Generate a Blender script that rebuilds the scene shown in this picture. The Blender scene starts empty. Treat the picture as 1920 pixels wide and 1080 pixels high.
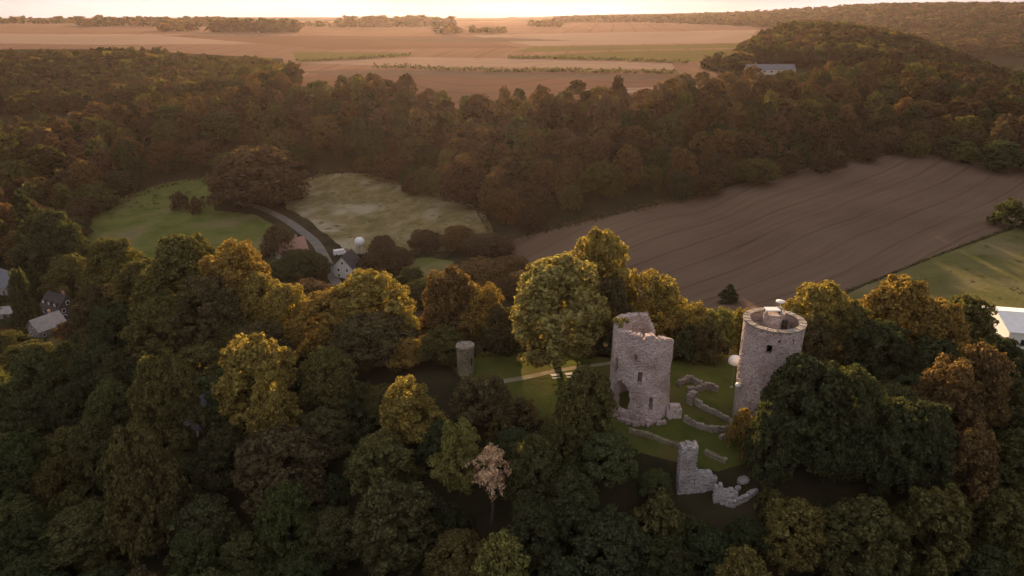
import bpy, math, random
import numpy as np
from mathutils import Vector
from mathutils.geometry import delaunay_2d_cdt

R = math.radians
scene = bpy.context.scene
COL = scene.collection
random.seed(7); rng = np.random.default_rng(7)

# ------------------------------------------------------------------ camera
CAM_Z = 70.0
FOC = 1280.0                                   # focal length in 1920-px units
PITCH = math.atan(512.0 / FOC)
cam_d = bpy.data.cameras.new('camera'); cam = bpy.data.objects.new('camera', cam_d); COL.objects.link(cam)
cam.location = (0, 0, CAM_Z); cam.rotation_euler = (math.pi / 2 - PITCH, 0, 0)
cam_d.sensor_width = 36.0; cam_d.lens = 24.0; cam_d.clip_start = 0.5; cam_d.clip_end = 30000
scene.camera = cam

# ------------------------------------------------------------------ sky, sun, exposure
SUN_EL, SUN_AZ = R(9.8), R(-3.0)               # azimuth from +Y, positive to the right
w = bpy.data.worlds.new('World'); scene.world = w; w.use_nodes = True
nt = w.node_tree; nt.nodes.clear()
out = nt.nodes.new('ShaderNodeOutputWorld'); bg = nt.nodes.new('ShaderNodeBackground')
sky = nt.nodes.new('ShaderNodeTexSky'); sky.sky_type = 'NISHITA'; sky.sun_disc = False
sky.sun_elevation = SUN_EL; sky.sun_rotation = SUN_AZ
sky.air_density = 1.0; sky.dust_density = 1.0; sky.ozone_density = 1.5
bg.inputs['Strength'].default_value = 0.083
veil = nt.nodes.new('ShaderNodeHueSaturation'); veil.inputs['Saturation'].default_value = .5      # thin high cloud takes colour out of the sky
cap = nt.nodes.new('ShaderNodeVectorMath'); cap.operation = 'MINIMUM'; cap.inputs[1].default_value = (2.8, 2.7, 2.8)   # cloud veil spreads the glare
cl = nt.nodes.new('ShaderNodeMix'); cl.data_type = 'RGBA'; cl.inputs[0].default_value = .75; 
tcw = nt.nodes.new('ShaderNodeTexCoord'); mpw = nt.nodes.new('ShaderNodeMapping'); mpw.inputs['Scale'].default_value = (2.2, 2.2, 16)
nzw = nt.nodes.new('ShaderNodeTexNoise'); nzw.inputs['Scale'].default_value = 1.3; nzw.inputs['Detail'].default_value = 6
rpw = nt.nodes.new('ShaderNodeValToRGB'); rpw.color_ramp.elements[0].position = .36; rpw.color_ramp.elements[1].position = .62
rpw.color_ramp.elements[0].color = (2.0, 1.74, 1.76, 1); rpw.color_ramp.elements[1].color = (3.1, 2.98, 3.1, 1)
nt.links.new(tcw.outputs['Generated'], mpw.inputs[0]); nt.links.new(mpw.outputs[0], nzw.inputs['Vector']); nt.links.new(nzw.outputs['Fac'], rpw.inputs[0]); nt.links.new(rpw.outputs[0], cl.inputs[7])
nt.links.new(sky.outputs[0], veil.inputs['Color']); nt.links.new(veil.outputs[0], cap.inputs[0]); nt.links.new(cap.outputs[0], cl.inputs[6]); nt.links.new(cl.outputs[2], bg.inputs['Color']); nt.links.new(bg.outputs[0], out.inputs['Surface'])
sl = bpy.data.lights.new('sun', 'SUN'); sun = bpy.data.objects.new('sun', sl); COL.objects.link(sun)
sl.energy = 5.0; sl.angle = R(0.6); sl.color = (1.0, 0.68, 0.40)
sd = Vector((math.sin(SUN_AZ) * math.cos(SUN_EL), math.cos(SUN_AZ) * math.cos(SUN_EL), math.sin(SUN_EL)))
sun.rotation_euler = sd.to_track_quat('Z', 'Y').to_euler()
vs = scene.view_settings; vs.view_transform = 'Standard'; vs.look = 'None'; vs.gamma = 1.0; vs.use_curve_mapping = False
vs.exposure = 1.62
cy = scene.cycles
cy.use_denoising = True
cy.max_bounces = 5; cy.diffuse_bounces = 2; cy.glossy_bounces = 2; cy.transmission_bounces = 3; cy.volume_bounces = 0
cy.sample_clamp_indirect = 4.0

HAZE_DENSITY, HAZE_G = 0.00002, 0.62

# ------------------------------------------------------------------ geometry of the view (only to survey the place)
CP, SP = math.cos(PITCH), math.sin(PITCH)
def ray(px, py):
    r = (px - 960) / FOC; u = (540 - py) / FOC
    return r, CP + SP * u, -SP + CP * u
def at(px, py, Y):
    r, dy, dz = ray(px, py); t = Y / dy
    return r * t, Y, CAM_Z + dz * t
def cp(px, py, Z):
    r, dy, dz = ray(px, py); t = (Z - CAM_Z) / dz
    return r * t, dy * t, Z
def to_px(X, Y, Z):
    z = Z - CAM_Z; d = Y * CP - z * SP; u = Y * SP + z * CP
    return 960 + FOC * X / d, 540 - FOC * u / d, d

# ------------------------------------------------------------------ terrain
TP = [(0,125,0),(20,115,0),(-10,130,0),(10,135,-.5),(35,113,-.3),(47,112,-3),(42,104,-2.6),(45,126,0),(30,128,0),(62,132,-1),(76,132,-3),(92,130,-6),(130,130,-12),
 (-20,145,-3),(-45,148,-5),(-75,158,-5),(-110,180,-8),(-140,205,-22),(-163,224,-32),(-190,240,-33),(-150,190,-26),(-130,150,-24),(-25,128,-3),
 (25,105,-1.2),(15,104,-2),(33,98,-5.4),(36,93,-7.2),(30,85,-17),(30,75,-27),(30,50,-42),(0,106,-5),(0,92,-15),(0,76,-28),(-40,122,-8),(-40,102,-18),(-40,82,-30),
 (-80,132,-14),(-80,107,-26),(-80,80,-36),(-120,120,-30),(55,99,-4.5),(55,87,-13),(60,75,-25),(90,100,-10),(90,80,-24),(120,100,-16),
 (0,0,-52),(150,0,-52),(-150,0,-56),(0,-300,-60),(400,-200,-58),(-400,-200,-60),(0,-2000,-50),(3000,0,0),(-3000,0,-10),(400,200,-12),(-400,200,-38),(-400,400,-30),
 (0,165,-9),(0,192,-17),(0,230,-20),(40,165,-7),(40,200,-14),(-60,200,-20),(-60,250,-24),(-110,250,-28),
 (140,176,-10),(100,180,-10),
 cp(300,420,-25),cp(450,400,-24),cp(150,430,-27),cp(370,345,-22),cp(700,380,-21),cp(600,335,-17),cp(850,440,-19),cp(640,490,-22),cp(550,470,-23),
 cp(950,445,-18),cp(1200,540,-15),cp(1300,375,-12),cp(1480,320,-7),cp(1660,288,-3),cp(1920,325,-5),cp(1500,440,-11),cp(1750,400,-8),cp(1620,530,-13),cp(1850,500,-10),
 (-330,340,-24),(-300,430,-14),(-200,450,-4),(-120,430,-4),(0,380,-2),(120,380,2),(220,440,8),(300,480,10),(320,420,0),
 cp(550,185,14),cp(700,195,15),cp(1100,215,16),cp(1300,195,18),cp(1400,165,19),cp(1550,165,18),cp(1330,130,24),cp(800,100,28),cp(1430,65,34),cp(700,55,37),cp(960,42,42),cp(0,80,31),cp(0,55,36),cp(300,70,34),
 (-380,660,-10),(-480,700,-10),(-300,560,-6),(-480,850,14),(-350,850,15),(-250,680,12),(-190,610,14),(-700,700,-8),(-700,900,16),
 (206,640,23),(280,780,35),(372,850,45),(394,1000,44),(443,820,34),(466,760,16),(468,700,0),(540,640,-8),(560,1200,20),(690,1000,-20),(1100,1500,10),(250,1100,32),
 (860,2200,52),(1297,2400,86),(1680,2400,90),(2600,3600,80),(508,2400,50),(152,2600,46),(-600,2600,42),(-1500,2600,44),(0,4000,50),(-2000,5000,54),(0,5400,58),(3000,6000,60),(0,9000,46),(-6000,9000,46),(6000,9000,60),(-3000,2500,40)]
TP = np.array(TP, float)
LS = 120.0
def warp(x, y): return np.arcsinh(np.asarray(x) / LS), np.arcsinh(np.asarray(y) / LS)
_u, _v = warp(TP[:, 0], TP[:, 1])
def _phi(d2): return np.sqrt(d2 + 0.0025)
_A = _phi((_u[:, None] - _u) ** 2 + (_v[:, None] - _v) ** 2)
_n = len(TP)
_M = np.zeros((_n + 1, _n + 1)); _M[:_n, :_n] = _A + np.eye(_n) * -1e-3; _M[:_n, _n] = 1; _M[_n, :_n] = 1
_W = np.linalg.solve(_M, np.append(TP[:, 2], 0))
def terr(x, y):
    x = np.atleast_1d(np.asarray(x, float)); y = np.atleast_1d(np.asarray(y, float))
    u, v = warp(x, y); o = np.empty(len(x))
    for i in range(0, len(x), 4000):
        s = slice(i, i + 4000)
        o[s] = _phi((u[s, None] - _u) ** 2 + (v[s, None] - _v) ** 2) @ _W[:_n] + _W[_n]
    return o
def tz(x, y): return float(terr(x, y)[0])
def hits(pts):
    """ground points met by surveying rays"""
    ts = np.geomspace(60, 6000, 500); res = []
    for px, py in pts:
        r, dy, dz = ray(px, py)
        d = CAM_Z + ts * dz - terr(ts * r, ts * dy)
        k = np.argmax(d < 0) if (d < 0).any() else len(ts) - 1
        k = max(k, 1)
        f = d[k-1] / (d[k-1] - d[k]) if d[k] < 0 else 1
        t = ts[k-1] + f * (ts[k] - ts[k-1])
        res.append((t * r, t * dy))
    return res

# ------------------------------------------------------------------ materials
MATS = {}
def new_mat(name):
    m = bpy.data.materials.new(name); m.use_nodes = True; m.node_tree.nodes.clear(); MATS[name] = m
    return m, m.node_tree.nodes, m.node_tree.links
def N(ns, t, **kw):
    n = ns.new(t)
    for k, v in kw.items():
        if k.startswith('i_'): n.inputs[k[2:].replace('_', ' ')].default_value = v
        else: setattr(n, k, v)
    return n
def ramp(ns, stops):
    r = ns.new('ShaderNodeValToRGB'); cr = r.color_ramp
    while len(cr.elements) < len(stops): cr.elements.new(.5)
    for e, (p, c) in zip(cr.elements, stops): e.position = p; e.color = (*c, 1)
    return r

def leaf_mat(name, attr):
    m, ns, ln = new_mat(name)
    o = N(ns, 'ShaderNodeOutputMaterial'); mix = N(ns, 'ShaderNodeMixShader', i_Fac=.33)
    d = N(ns, 'ShaderNodeBsdfDiffuse'); t = N(ns, 'ShaderNodeBsdfTranslucent')
    if attr: src = N(ns, 'ShaderNodeAttribute', attribute_name='tint'); col = src.outputs['Color']
    else: src = N(ns, 'ShaderNodeObjectInfo'); col = src.outputs['Color']
    geo = N(ns, 'ShaderNodeNewGeometry'); hs = N(ns, 'ShaderNodeHueSaturation')
    mr = N(ns, 'ShaderNodeMapRange'); mr.inputs[3].default_value = .8 if attr else .42; mr.inputs[4].default_value = 1.22 if attr else 1.75
    ln.new(geo.outputs['Random Per Island'], mr.inputs[0]); ln.new(mr.outputs[0], hs.inputs['Value'])
    mh = N(ns, 'ShaderNodeMapRange'); mh.inputs[3].default_value = .485; mh.inputs[4].default_value = .515
    ln.new(geo.outputs['Random Per Island'], mh.inputs[0]); ln.new(mh.outputs[0], hs.inputs['Hue'])
    ln.new(col, hs.inputs['Color'])
    tc = N(ns, 'ShaderNodeMix', data_type='RGBA', blend_type='MULTIPLY'); tc.inputs[0].default_value = 1
    ln.new(hs.outputs[0], tc.inputs[6]); tc.inputs[7].default_value = (1.6, 1.5, .7, 1)
    ln.new(hs.outputs[0], d.inputs[0]); ln.new(tc.outputs[2], t.inputs[0])
    ln.new(d.outputs[0], mix.inputs[1]); ln.new(t.outputs[0], mix.inputs[2]); ln.new(mix.outputs[0], o.inputs[0])
    return m
LEAF = leaf_mat('leaf', False); LEAFA = leaf_mat('leaf_mass', True)

def noise_mat(name, c1, c2, scale, detail=6, bump=0.0, bscale=None, rough=.9, c3=None, s3=None, spec=.2):
    m, ns, ln = new_mat(name)
    o = N(ns, 'ShaderNodeOutputMaterial'); b = N(ns, 'ShaderNodeBsdfPrincipled', i_Roughness=rough) if spec else N(ns, 'ShaderNodeBsdfDiffuse')
    if spec: b.inputs['Specular IOR Level'].default_value = spec
    tc = N(ns, 'ShaderNodeTexCoord')
    n = N(ns, 'ShaderNodeTexNoise', i_Scale=scale, i_Detail=detail, i_Roughness=.65)
    ln.new(tc.outputs['Object'], n.inputs['Vector'])
    r = ramp(ns, [(.32, c1), (.68, c2)]); ln.new(n.outputs['Fac'], r.inputs[0]); col = r.outputs[0]
    if c3:
        n3 = N(ns, 'ShaderNodeTexNoise', i_Scale=s3, i_Detail=4.0); ln.new(tc.outputs['Object'], n3.inputs['Vector'])
        r3 = ramp(ns, [(.5, (0, 0, 0)), (.66, (1, 1, 1))]); ln.new(n3.outputs['Fac'], r3.inputs[0])
        mx = N(ns, 'ShaderNodeMix', data_type='RGBA'); ln.new(r3.outputs[0], mx.inputs[0]); ln.new(col, mx.inputs[6]); mx.inputs[7].default_value = (*c3, 1); col = mx.outputs[2]
    ln.new(col, b.inputs[0])
    if bump:
        nb = N(ns, 'ShaderNodeTexNoise', i_Scale=bscale or scale * 6, i_Detail=5.0); ln.new(tc.outputs['Object'], nb.inputs['Vector'])
        bp = N(ns, 'ShaderNodeBump', i_Strength=bump, i_Distance=.3); ln.new(nb.outputs['Fac'], bp.inputs['Height']); ln.new(bp.outputs[0], b.inputs['Normal'])
    ln.new(b.outputs[0], o.inputs[0])
    return m

def stone_mat(name, base, dark, pale, scale=(2.5, 2.5, 4.4)):
    m, ns, ln = new_mat(name)
    o = N(ns, 'ShaderNodeOutputMaterial'); b = N(ns, 'ShaderNodeBsdfPrincipled', i_Roughness=.92); b.inputs['Specular IOR Level'].default_value = .15
    tc = N(ns, 'ShaderNodeTexCoord'); mp = N(ns, 'ShaderNodeMapping'); mp.inputs['Scale'].default_value = scale
    ln.new(tc.outputs['Object'], mp.inputs['Vector'])
    v = N(ns, 'ShaderNodeTexVoronoi', i_Scale=1.0); ln.new(mp.outputs[0], v.inputs['Vector'])
    e = N(ns, 'ShaderNodeTexVoronoi', feature='DISTANCE_TO_EDGE', i_Scale=1.0); ln.new(mp.outputs[0], e.inputs['Vector'])
    sep = N(ns, 'ShaderNodeSeparateColor'); ln.new(v.outputs['Color'], sep.inputs[0])
    rs = ramp(ns, [(0, dark), (.3, base), (.8, base), (1, pale)]); ln.new(sep.outputs[0], rs.inputs[0])
    n1 = N(ns, 'ShaderNodeTexNoise', i_Scale=.22, i_Detail=5.0, i_Roughness=.6); ln.new(tc.outputs['Object'], n1.inputs['Vector'])
    rb = ramp(ns, [(.34, (.66, .62, .58)), (.5, (.92, .91, .91)), (.66, (1.15, 1.15, 1.16))]); ln.new(n1.outputs['Fac'], rb.inputs[0])
    mx = N(ns, 'ShaderNodeMix', data_type='RGBA', blend_type='MULTIPLY'); mx.inputs[0].default_value = 1
    ln.new(rs.outputs[0], mx.inputs[6]); ln.new(rb.outputs[0], mx.inputs[7])
    rm = ramp(ns, [(.0, (.62, .6, .58)), (.1, (1, 1, 1))]); ln.new(e.outputs['Distance'], rm.inputs[0])
    m2 = N(ns, 'ShaderNodeMix', data_type='RGBA', blend_type='MULTIPLY'); m2.inputs[0].default_value = 1
    ln.new(mx.outputs[2], m2.inputs[6]); ln.new(rm.outputs[0], m2.inputs[7]); ln.new(m2.outputs[2], b.inputs['Base Color'])
    bp = N(ns, 'ShaderNodeBump', i_Strength=.8, i_Distance=.12); ln.new(e.outputs['Distance'], bp.inputs['Height']); ln.new(bp.outputs[0], b.inputs['Normal'])
    ln.new(b.outputs[0], o.inputs[0])
    return m

def field_mat(name, c1, c2, ang, period, contrast=.25, big=.006):
    """drilled or ploughed land: rows at an angle, wider tramlines, blotches"""
    m, ns, ln = new_mat(name)
    o = N(ns, 'ShaderNodeOutputMaterial'); b = N(ns, 'ShaderNodeBsdfDiffuse')
    tc = N(ns, 'ShaderNodeTexCoord'); mp = N(ns, 'ShaderNodeMapping'); mp.inputs['Rotation'].default_value = (0, 0, ang)
    ln.new(tc.outputs['Object'], mp.inputs['Vector'])
    wob = N(ns, 'ShaderNodeTexNoise', i_Scale=.012, i_Detail=2.0); ln.new(tc.outputs['Object'], wob.inputs['Vector'])
    vm = N(ns, 'ShaderNodeVectorMath', operation='MULTIPLY_ADD'); ln.new(wob.outputs['Color'], vm.inputs[0]); vm.inputs[1].default_value = (9, 9, 0); ln.new(mp.outputs[0], vm.inputs[2])
    st = N(ns, 'ShaderNodeMapping'); st.inputs['Scale'].default_value = (1.0 / period, .012 / period * 4, 0)
    ln.new(vm.outputs[0], st.inputs['Vector'])
    n1 = N(ns, 'ShaderNodeTexNoise', i_Scale=1.0, i_Detail=4.0, i_Roughness=.7); ln.new(st.outputs[0], n1.inputs['Vector'])
    n2 = N(ns, 'ShaderNodeTexNoise', i_Scale=big, i_Detail=5.0); ln.new(tc.outputs['Object'], n2.inputs['Vector'])
    wv = N(ns, 'ShaderNodeTexWave', bands_direction='X', i_Scale=.314 / (period * 5.2), i_Distortion=.0); ln.new(vm.outputs[0], wv.inputs['Vector'])
    rw = ramp(ns, [(0, (.55, .52, .5)), (.01, (.6, .58, .56)), (.04, (1, 1, 1)), (1, (1, 1, 1))]); ln.new(wv.outputs['Fac'], rw.inputs[0])
    a = N(ns, 'ShaderNodeMath', operation='MULTIPLY_ADD'); ln.new(n1.outputs['Fac'], a.inputs[0]); a.inputs[1].default_value = .55; 
    h = N(ns, 'ShaderNodeMath', operation='MULTIPLY'); ln.new(n2.outputs['Fac'], h.inputs[0]); h.inputs[1].default_value = .45; ln.new(h.outputs[0], a.inputs[2])
    r = ramp(ns, [(.5 - contrast, c1), (.5 + contrast, c2)]); ln.new(a.outputs[0], r.inputs[0])
    mx = N(ns, 'ShaderNodeMix', data_type='RGBA', blend_type='MULTIPLY'); mx.inputs[0].default_value = .45
    ln.new(r.outputs[0], mx.inputs[6]); ln.new(rw.outputs[0], mx.inputs[7])
    ln.new(mx.outputs[2], b.inputs['Color'])
    nf = N(ns, 'ShaderNodeTexNoise', i_Scale=1.2, i_Detail=4.0); ln.new(tc.outputs['Object'], nf.inputs['Vector'])
    bp = N(ns, 'ShaderNodeBump', i_Strength=.5, i_Distance=.25); ln.new(nf.outputs['Fac'], bp.inputs['Height']); ln.new(bp.outputs[0], b.inputs['Normal'])
    ln.new(b.outputs[0], o.inputs[0])
    return m

M_WOOD = noise_mat('wood_floor', (.02, .022, .012), (.055, .045, .025), .09, bump=.6, bscale=.8, spec=0)
M_FARM = field_mat('farmland', (.165, .095, .063), (.245, .15, .10), R(8), 9, .2, .004)
M_STUB = field_mat('stubble', (.235, .16, .115), (.32, .225, .165), R(-75), 6, .2)
M_TAN = field_mat('tan_field', (.13, .072, .047), (.195, .115, .076), R(-82), 6, .2)
M_OLIVE = field_mat('olive_field', (.11, .092, .034), (.16, .128, .052), R(-80), 6, .2)
M_PLOUGH = field_mat('plough', (.100, .066, .046), (.17, .120, .087), R(51), 2.6, .2, .02)
M_PASTURE = noise_mat('pasture', (.075, .10, .024), (.15, .15, .05), .09, bump=.6, bscale=.9, c3=(.18, .15, .08), s3=.035, spec=0)
M_ROUGH = noise_mat('rough_pasture', (.085, .085, .03), (.15, .135, .055), .09, bump=.6, bscale=.9, c3=(.17, .14, .075), s3=.035, spec=0)
M_MEADOW = noise_mat('meadow', (.11, .10, .04), (.25, .20, .10), .16, bump=.7, bscale=.7, c3=(.32, .28, .19), s3=.06, spec=0)
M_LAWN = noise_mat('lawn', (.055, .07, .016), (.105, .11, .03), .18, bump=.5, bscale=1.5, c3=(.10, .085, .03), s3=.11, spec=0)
M_ROAD = noise_mat('asphalt', (.13, .12, .11), (.20, .18, .165), .3, bump=.2, spec=0)
M_PATH = noise_mat('gravel_path', (.20, .165, .11), (.30, .25, .17), .5, bump=.3, spec=0)
M_STONE_P = stone_mat('pink_sandstone', (.50, .405, .375), (.30, .23, .21), (.62, .53, .50))
M_STONE_G = stone_mat('grey_stone', (.40, .37, .37), (.20, .18, .18), (.55, .52, .52))
M_STONE_M = stone_mat('mossy_stone', (.26, .23, .16), (.14, .135, .08), (.36, .32, .24))
M_STONE_W = stone_mat('wall_coping_stone', (.34, .29, .25), (.2, .17, .14), (.48, .43, .37))
M_BARK = noise_mat('bark', (.05, .038, .028), (.11, .085, .065), 1.5, bump=.5)
M_WHITE = noise_mat('white_paint', (.70, .69, .67), (.80, .79, .77), .8, spec=.4, rough=.5)
M_CREAM = noise_mat('render_wall', (.50, .46, .41), (.62, .58, .52), .5)
M_SLATE = noise_mat('slate_roof', (.10, .10, .12), (.18, .18, .21), .9, bump=.3, rough=.6)
M_DARKROOF = noise_mat('dark_roof', (.035, .03, .032), (.07, .06, .06), .9, bump=.3, rough=.7)
M_SLATEWALL = noise_mat('slate_hung_wall', (.05, .045, .045), (.09, .08, .08), 1.2, bump=.3)
M_GREYWALL = noise_mat('grey_render_wall', (.20, .18, .17), (.28, .25, .24), .8)
M_PALEROOF = noise_mat('pale_roof', (.26, .23, .22), (.38, .34, .33), .9, bump=.3)
M_PINKROOF = noise_mat('tile_roof', (.30, .17, .13), (.40, .25, .20), .9, bump=.3)
M_TIMBER = noise_mat('dark_timber', (.03, .022, .017), (.06, .045, .035), 1.5)
M_GLASS = noise_mat('window_glass', (.02, .022, .026), (.035, .038, .042), .5, rough=.12, spec=.6)
M_METAL = noise_mat('grey_metal', (.22, .22, .23), (.32, .32, .33), 1.0, rough=.4, spec=.5)

# ------------------------------------------------------------------ object helpers
def set_tags(o, label=None, cat=None, group=None, kind=None):
    if label: o['label'] = label
    if cat: o['category'] = cat
    if group: o['group'] = group
    if kind: o['kind'] = kind
    return o
def empty(name, loc, rz=0, **kw):
    o = bpy.data.objects.new(name, None); COL.objects.link(o); o.location = loc; o.rotation_euler = (0, 0, rz); o.empty_display_size = .5
    return set_tags(o, **kw)
def link(name, me, parent=None, **kw):
    o = bpy.data.objects.new(name, me); COL.objects.link(o); o.parent = parent
    return set_tags(o, **kw)
def mesh(name, verts, faces, mat, smooth=False):
    me = bpy.data.meshes.new(name); me.from_pydata([tuple(v) for v in verts], [], [tuple(f) for f in faces])
    me.materials.append(mat)
    if smooth: me.shade_smooth()
    return me
def quads_mesh(name, V, mat, tint=None):
    """V: (n,4,3) numpy array of separate quads"""
    n = len(V); me = bpy.data.meshes.new(name)
    me.vertices.add(n * 4); me.vertices.foreach_set('co', V.astype(np.float32).ravel())
    me.loops.add(n * 4); me.loops.foreach_set('vertex_index', np.arange(n * 4, dtype=np.int32))
    me.polygons.add(n); me.polygons.foreach_set('loop_start', np.arange(0, n * 4, 4, dtype=np.int32))
    if tint is not None:
        a = me.attributes.new('tint', 'FLOAT_COLOR', 'FACE'); c = np.ones((n, 4), np.float32); c[:, :3] = tint
        a.data.foreach_set('color', c.ravel())
    me.materials.append(mat); me.update(); me.validate()
    return me
class MB:
    def __init__(s): s.v = []; s.f = []
    def box(s, x0, x1, y0, y1, z0, z1):
        b = len(s.v); s.v += [(x0,y0,z0),(x1,y0,z0),(x1,y1,z0),(x0,y1,z0),(x0,y0,z1),(x1,y0,z1),(x1,y1,z1),(x0,y1,z1)]
        s.f += [tuple(b + i for i in q) for q in ((0,3,2,1),(4,5,6,7),(0,1,5,4),(1,2,6,5),(2,3,7,6),(3,0,4,7))]; return s
    def poly(s, pts): b = len(s.v); s.v += pts; s.f.append(tuple(range(b, b + len(pts)))); return s
    def prism(s, pts, z0, z1):
        b = len(s.v); n = len(pts); s.v += [(x, y, z0) for x, y in pts] + [(x, y, z1) for x, y in pts]
        s.f += [tuple(b + n - 1 - i for i in range(n)), tuple(b + n + i for i in range(n))]
        s.f += [(b + i, b + (i + 1) % n, b + n + (i + 1) % n, b + n + i) for i in range(n)]; return s
    def tube(s, pts, rads, n=7):
        b = len(s.v); m = len(pts)
        for k in range(m):
            p = Vector(pts[k]); d = (Vector(pts[min(k + 1, m - 1)]) - Vector(pts[max(k - 1, 0)])).normalized()
            a = d.orthogonal().normalized() if abs(d.z) < .95 else Vector((1, 0, 0)); c = d.cross(a).normalized(); a = c.cross(d)
            for i in range(n):
                t = 2 * math.pi * i / n; q = p + (a * math.cos(t) + c * math.sin(t)) * rads[k]; s.v.append(tuple(q))
        for k in range(m - 1):
            for i in range(n):
                j = (i + 1) % n; s.f.append((b + k * n + i, b + k * n + j, b + (k + 1) * n + j, b + (k + 1) * n + i))
        s.f.append(tuple(b + i for i in reversed(range(n)))); s.f.append(tuple(b + (m - 1) * n + i for i in range(n)))
        return s
    def lathe(s, prof, n=24, cx=0, cy=0):
        b = len(s.v); m = len(prof)
        for r, z in prof:
            for i in range(n):
                t = 2 * math.pi * i / n; s.v.append((cx + r * math.cos(t), cy + r * math.sin(t), z))
        for k in range(m - 1):
            for i in range(n):
                j = (i + 1) % n; s.f.append((b + k * n + i, b + k * n + j, b + (k + 1) * n + j, b + (k + 1) * n + i))
        s.f.append(tuple(b + i for i in reversed(range(n)))); s.f.append(tuple(b + (m - 1) * n + i for i in range(n)))
        return s
    def build(s, name, mat, parent=None, smooth=False, **kw):
        return link(name, mesh(name, s.v, s.f, mat, smooth), parent, **kw)

# ------------------------------------------------------------------ the ground and its fields
POLY = []   # (name, world polygon, material, label)
def field(name, pix, mat, label, dens=9, jit=1.0):
    loop = []
    for (a, b) in zip(pix, pix[1:] + pix[:1]):
        n = max(2, int(math.hypot(b[0] - a[0], b[1] - a[1]) / dens))
        loop += [(a[0] + (b[0] - a[0]) * i / n + random.uniform(-jit, jit), a[1] + (b[1] - a[1]) * i / n + random.uniform(-jit, jit) * .4) for i in range(n)]
    POLY.append((name, hits(loop), mat, label))
def strip(name, pix, wid, mat, label):
    P = hits(pix); P = [Vector((x, y)) for x, y in P]; sm = []
    for i in range(len(P) - 1):                      # Catmull-Rom
        p0, p1, p2, p3 = P[max(i-1, 0)], P[i], P[i+1], P[min(i+2, len(P)-1)]
        for k in range(6):
            t = k / 6; sm.append(.5 * ((2*p1) + (p2-p0)*t + (2*p0-5*p1+4*p2-p3)*t*t + (3*p1-p0-3*p2+p3)*t**3))
    sm.append(P[-1]); L = []; Rr = []
    for i, p in enumerate(sm):
        d = (sm[min(i+1, len(sm)-1)] - sm[max(i-1, 0)]).normalized(); nrm = Vector((-d.y, d.x))
        L.append(tuple(p + nrm * wid / 2)); Rr.append(tuple(p - nrm * wid / 2))
    POLY.append((name, L + Rr[::-1], mat, label))

field('farmland', [(-700,95),(-700,40),(2300,40),(1800,44),(1480,60),(1420,85),(1390,110),(1345,125),(1360,148),(1560,148),(1600,168),(1400,172),(1300,198),(1100,218),(900,205),(620,206),(540,190),(545,160),(530,110),(200,92)], M_FARM, 'bare golden farmland of the plateau stretching to the horizon', 30, 0)
field('stubble_field', [(-300,78),(-200,62),(560,66),(540,82),(200,84)], M_STUB, 'pale stubble strip on the far left plateau')
field('tan_field', [(548,150),(640,130),(720,130),(1268,141),(1365,150),(1300,192),(1100,212),(880,200),(760,178),(560,182)], M_TAN, 'broad tan field directly behind the valley wood')
field('pale_stubble_field', [(636,180),(740,182),(745,196),(640,196)], M_STUB, 'small stubble patch lit pale yellow behind the valley wood')  # pale stubble colour stands in for a strip lit yellow
field('olive_field', [(548,97),(765,99),(770,104),(690,109),(556,116)], M_OLIVE, 'thin olive strip of crop left of the plateau centre')
field('olive_field', [(955,107),(1140,97),(1385,92),(1350,118),(1290,116),(1100,111)], M_OLIVE, 'thin olive strip of crop right of the plateau centre')
field('stubble_field', [(560,118),(780,107),(950,110),(1260,119),(1265,130),(900,126),(720,123)], M_STUB, 'pale pinkish stubble band across the middle of the plateau')
field('stubble_field', [(880,66),(1420,56),(1400,80),(1000,86)], M_STUB, 'pale stubble band on the far right plateau')
field('tan_field', [(300,66),(860,68),(980,90),(620,93)], M_TAN, 'far tan field left of the plateau centre')
field('olive_field', [(1000,88),(1180,86),(1395,82),(1390,89),(1150,94),(960,98)], M_OLIVE, 'dull olive crop strip above the right hedge line')
field('ploughed_strip', [(560,134),(720,131),(1000,138),(1260,143),(1250,150),(900,146),(640,144)], M_PLOUGH, 'dark ploughed strip under the longest plateau hedge')
field('stubble_field', [(1080,168),(1330,160),(1365,152),(1560,150),(1590,165),(1400,170),(1240,178)], M_STUB, 'pale stubble corner in front of the white barn')
field('ploughed_strip', [(640,74),(930,70),(1080,76),(860,80)], M_PLOUGH, 'faint dark ploughed strip far out on the plateau')
field('ploughed_field', [(935,455),(1090,418),(1300,368),(1480,321),(1640,288),(1700,284),(1770,294),(1930,319),(2080,345),(2080,380),(1900,424),(1760,476),(1620,532),(1480,585),(1300,600),(1150,570),(1000,505)], M_PLOUGH, 'large ploughed brown field sloping behind the two towers')
field('pasture', [(1625,535),(1760,480),(1905,428),(2200,390),(2250,690),(1760,680),(1600,620),(1480,600)], M_ROUGH, 'rough green pasture at the right edge behind the castle trees')
field('meadow', [(540,350),(600,326),(680,324),(760,345),(850,368),(905,395),(930,440),(900,465),(780,478),(655,475),(612,440),(575,410),(535,390)], M_MEADOW, 'dry yellowish meadow below the valley wood', 7, 3.0)
field('pasture', [(120,405),(200,380),(300,345),(400,328),(400,395),(480,402),(525,430),(540,470),(430,500),(280,500),(150,480)], M_PASTURE, 'bright green pasture at the left of the valley', 7, 3.0)
field('lawn', [(755,488),(800,482),(850,490),(850,525),(770,525)], M_PASTURE, 'small green lawn among bushes in the valley')
strip('lane', [(452,382),(500,394),(545,418),(585,448),(606,478),(622,515),(640,545)], 4.2, M_ROAD, 'curving grey lane between the meadow and the pasture')
POLY.append(('castle_lawn', [(-14,132),(-8,121),(0,114),(8,110),(14,107),(17,104),(26,101.5),(36,99),(43,101),(50,106),(56,116),(58,128),(50,136),(36,137),(22,135),(10,138),(-4,138)], M_LAWN, 'shaded grass of the castle courtyard'))
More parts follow.
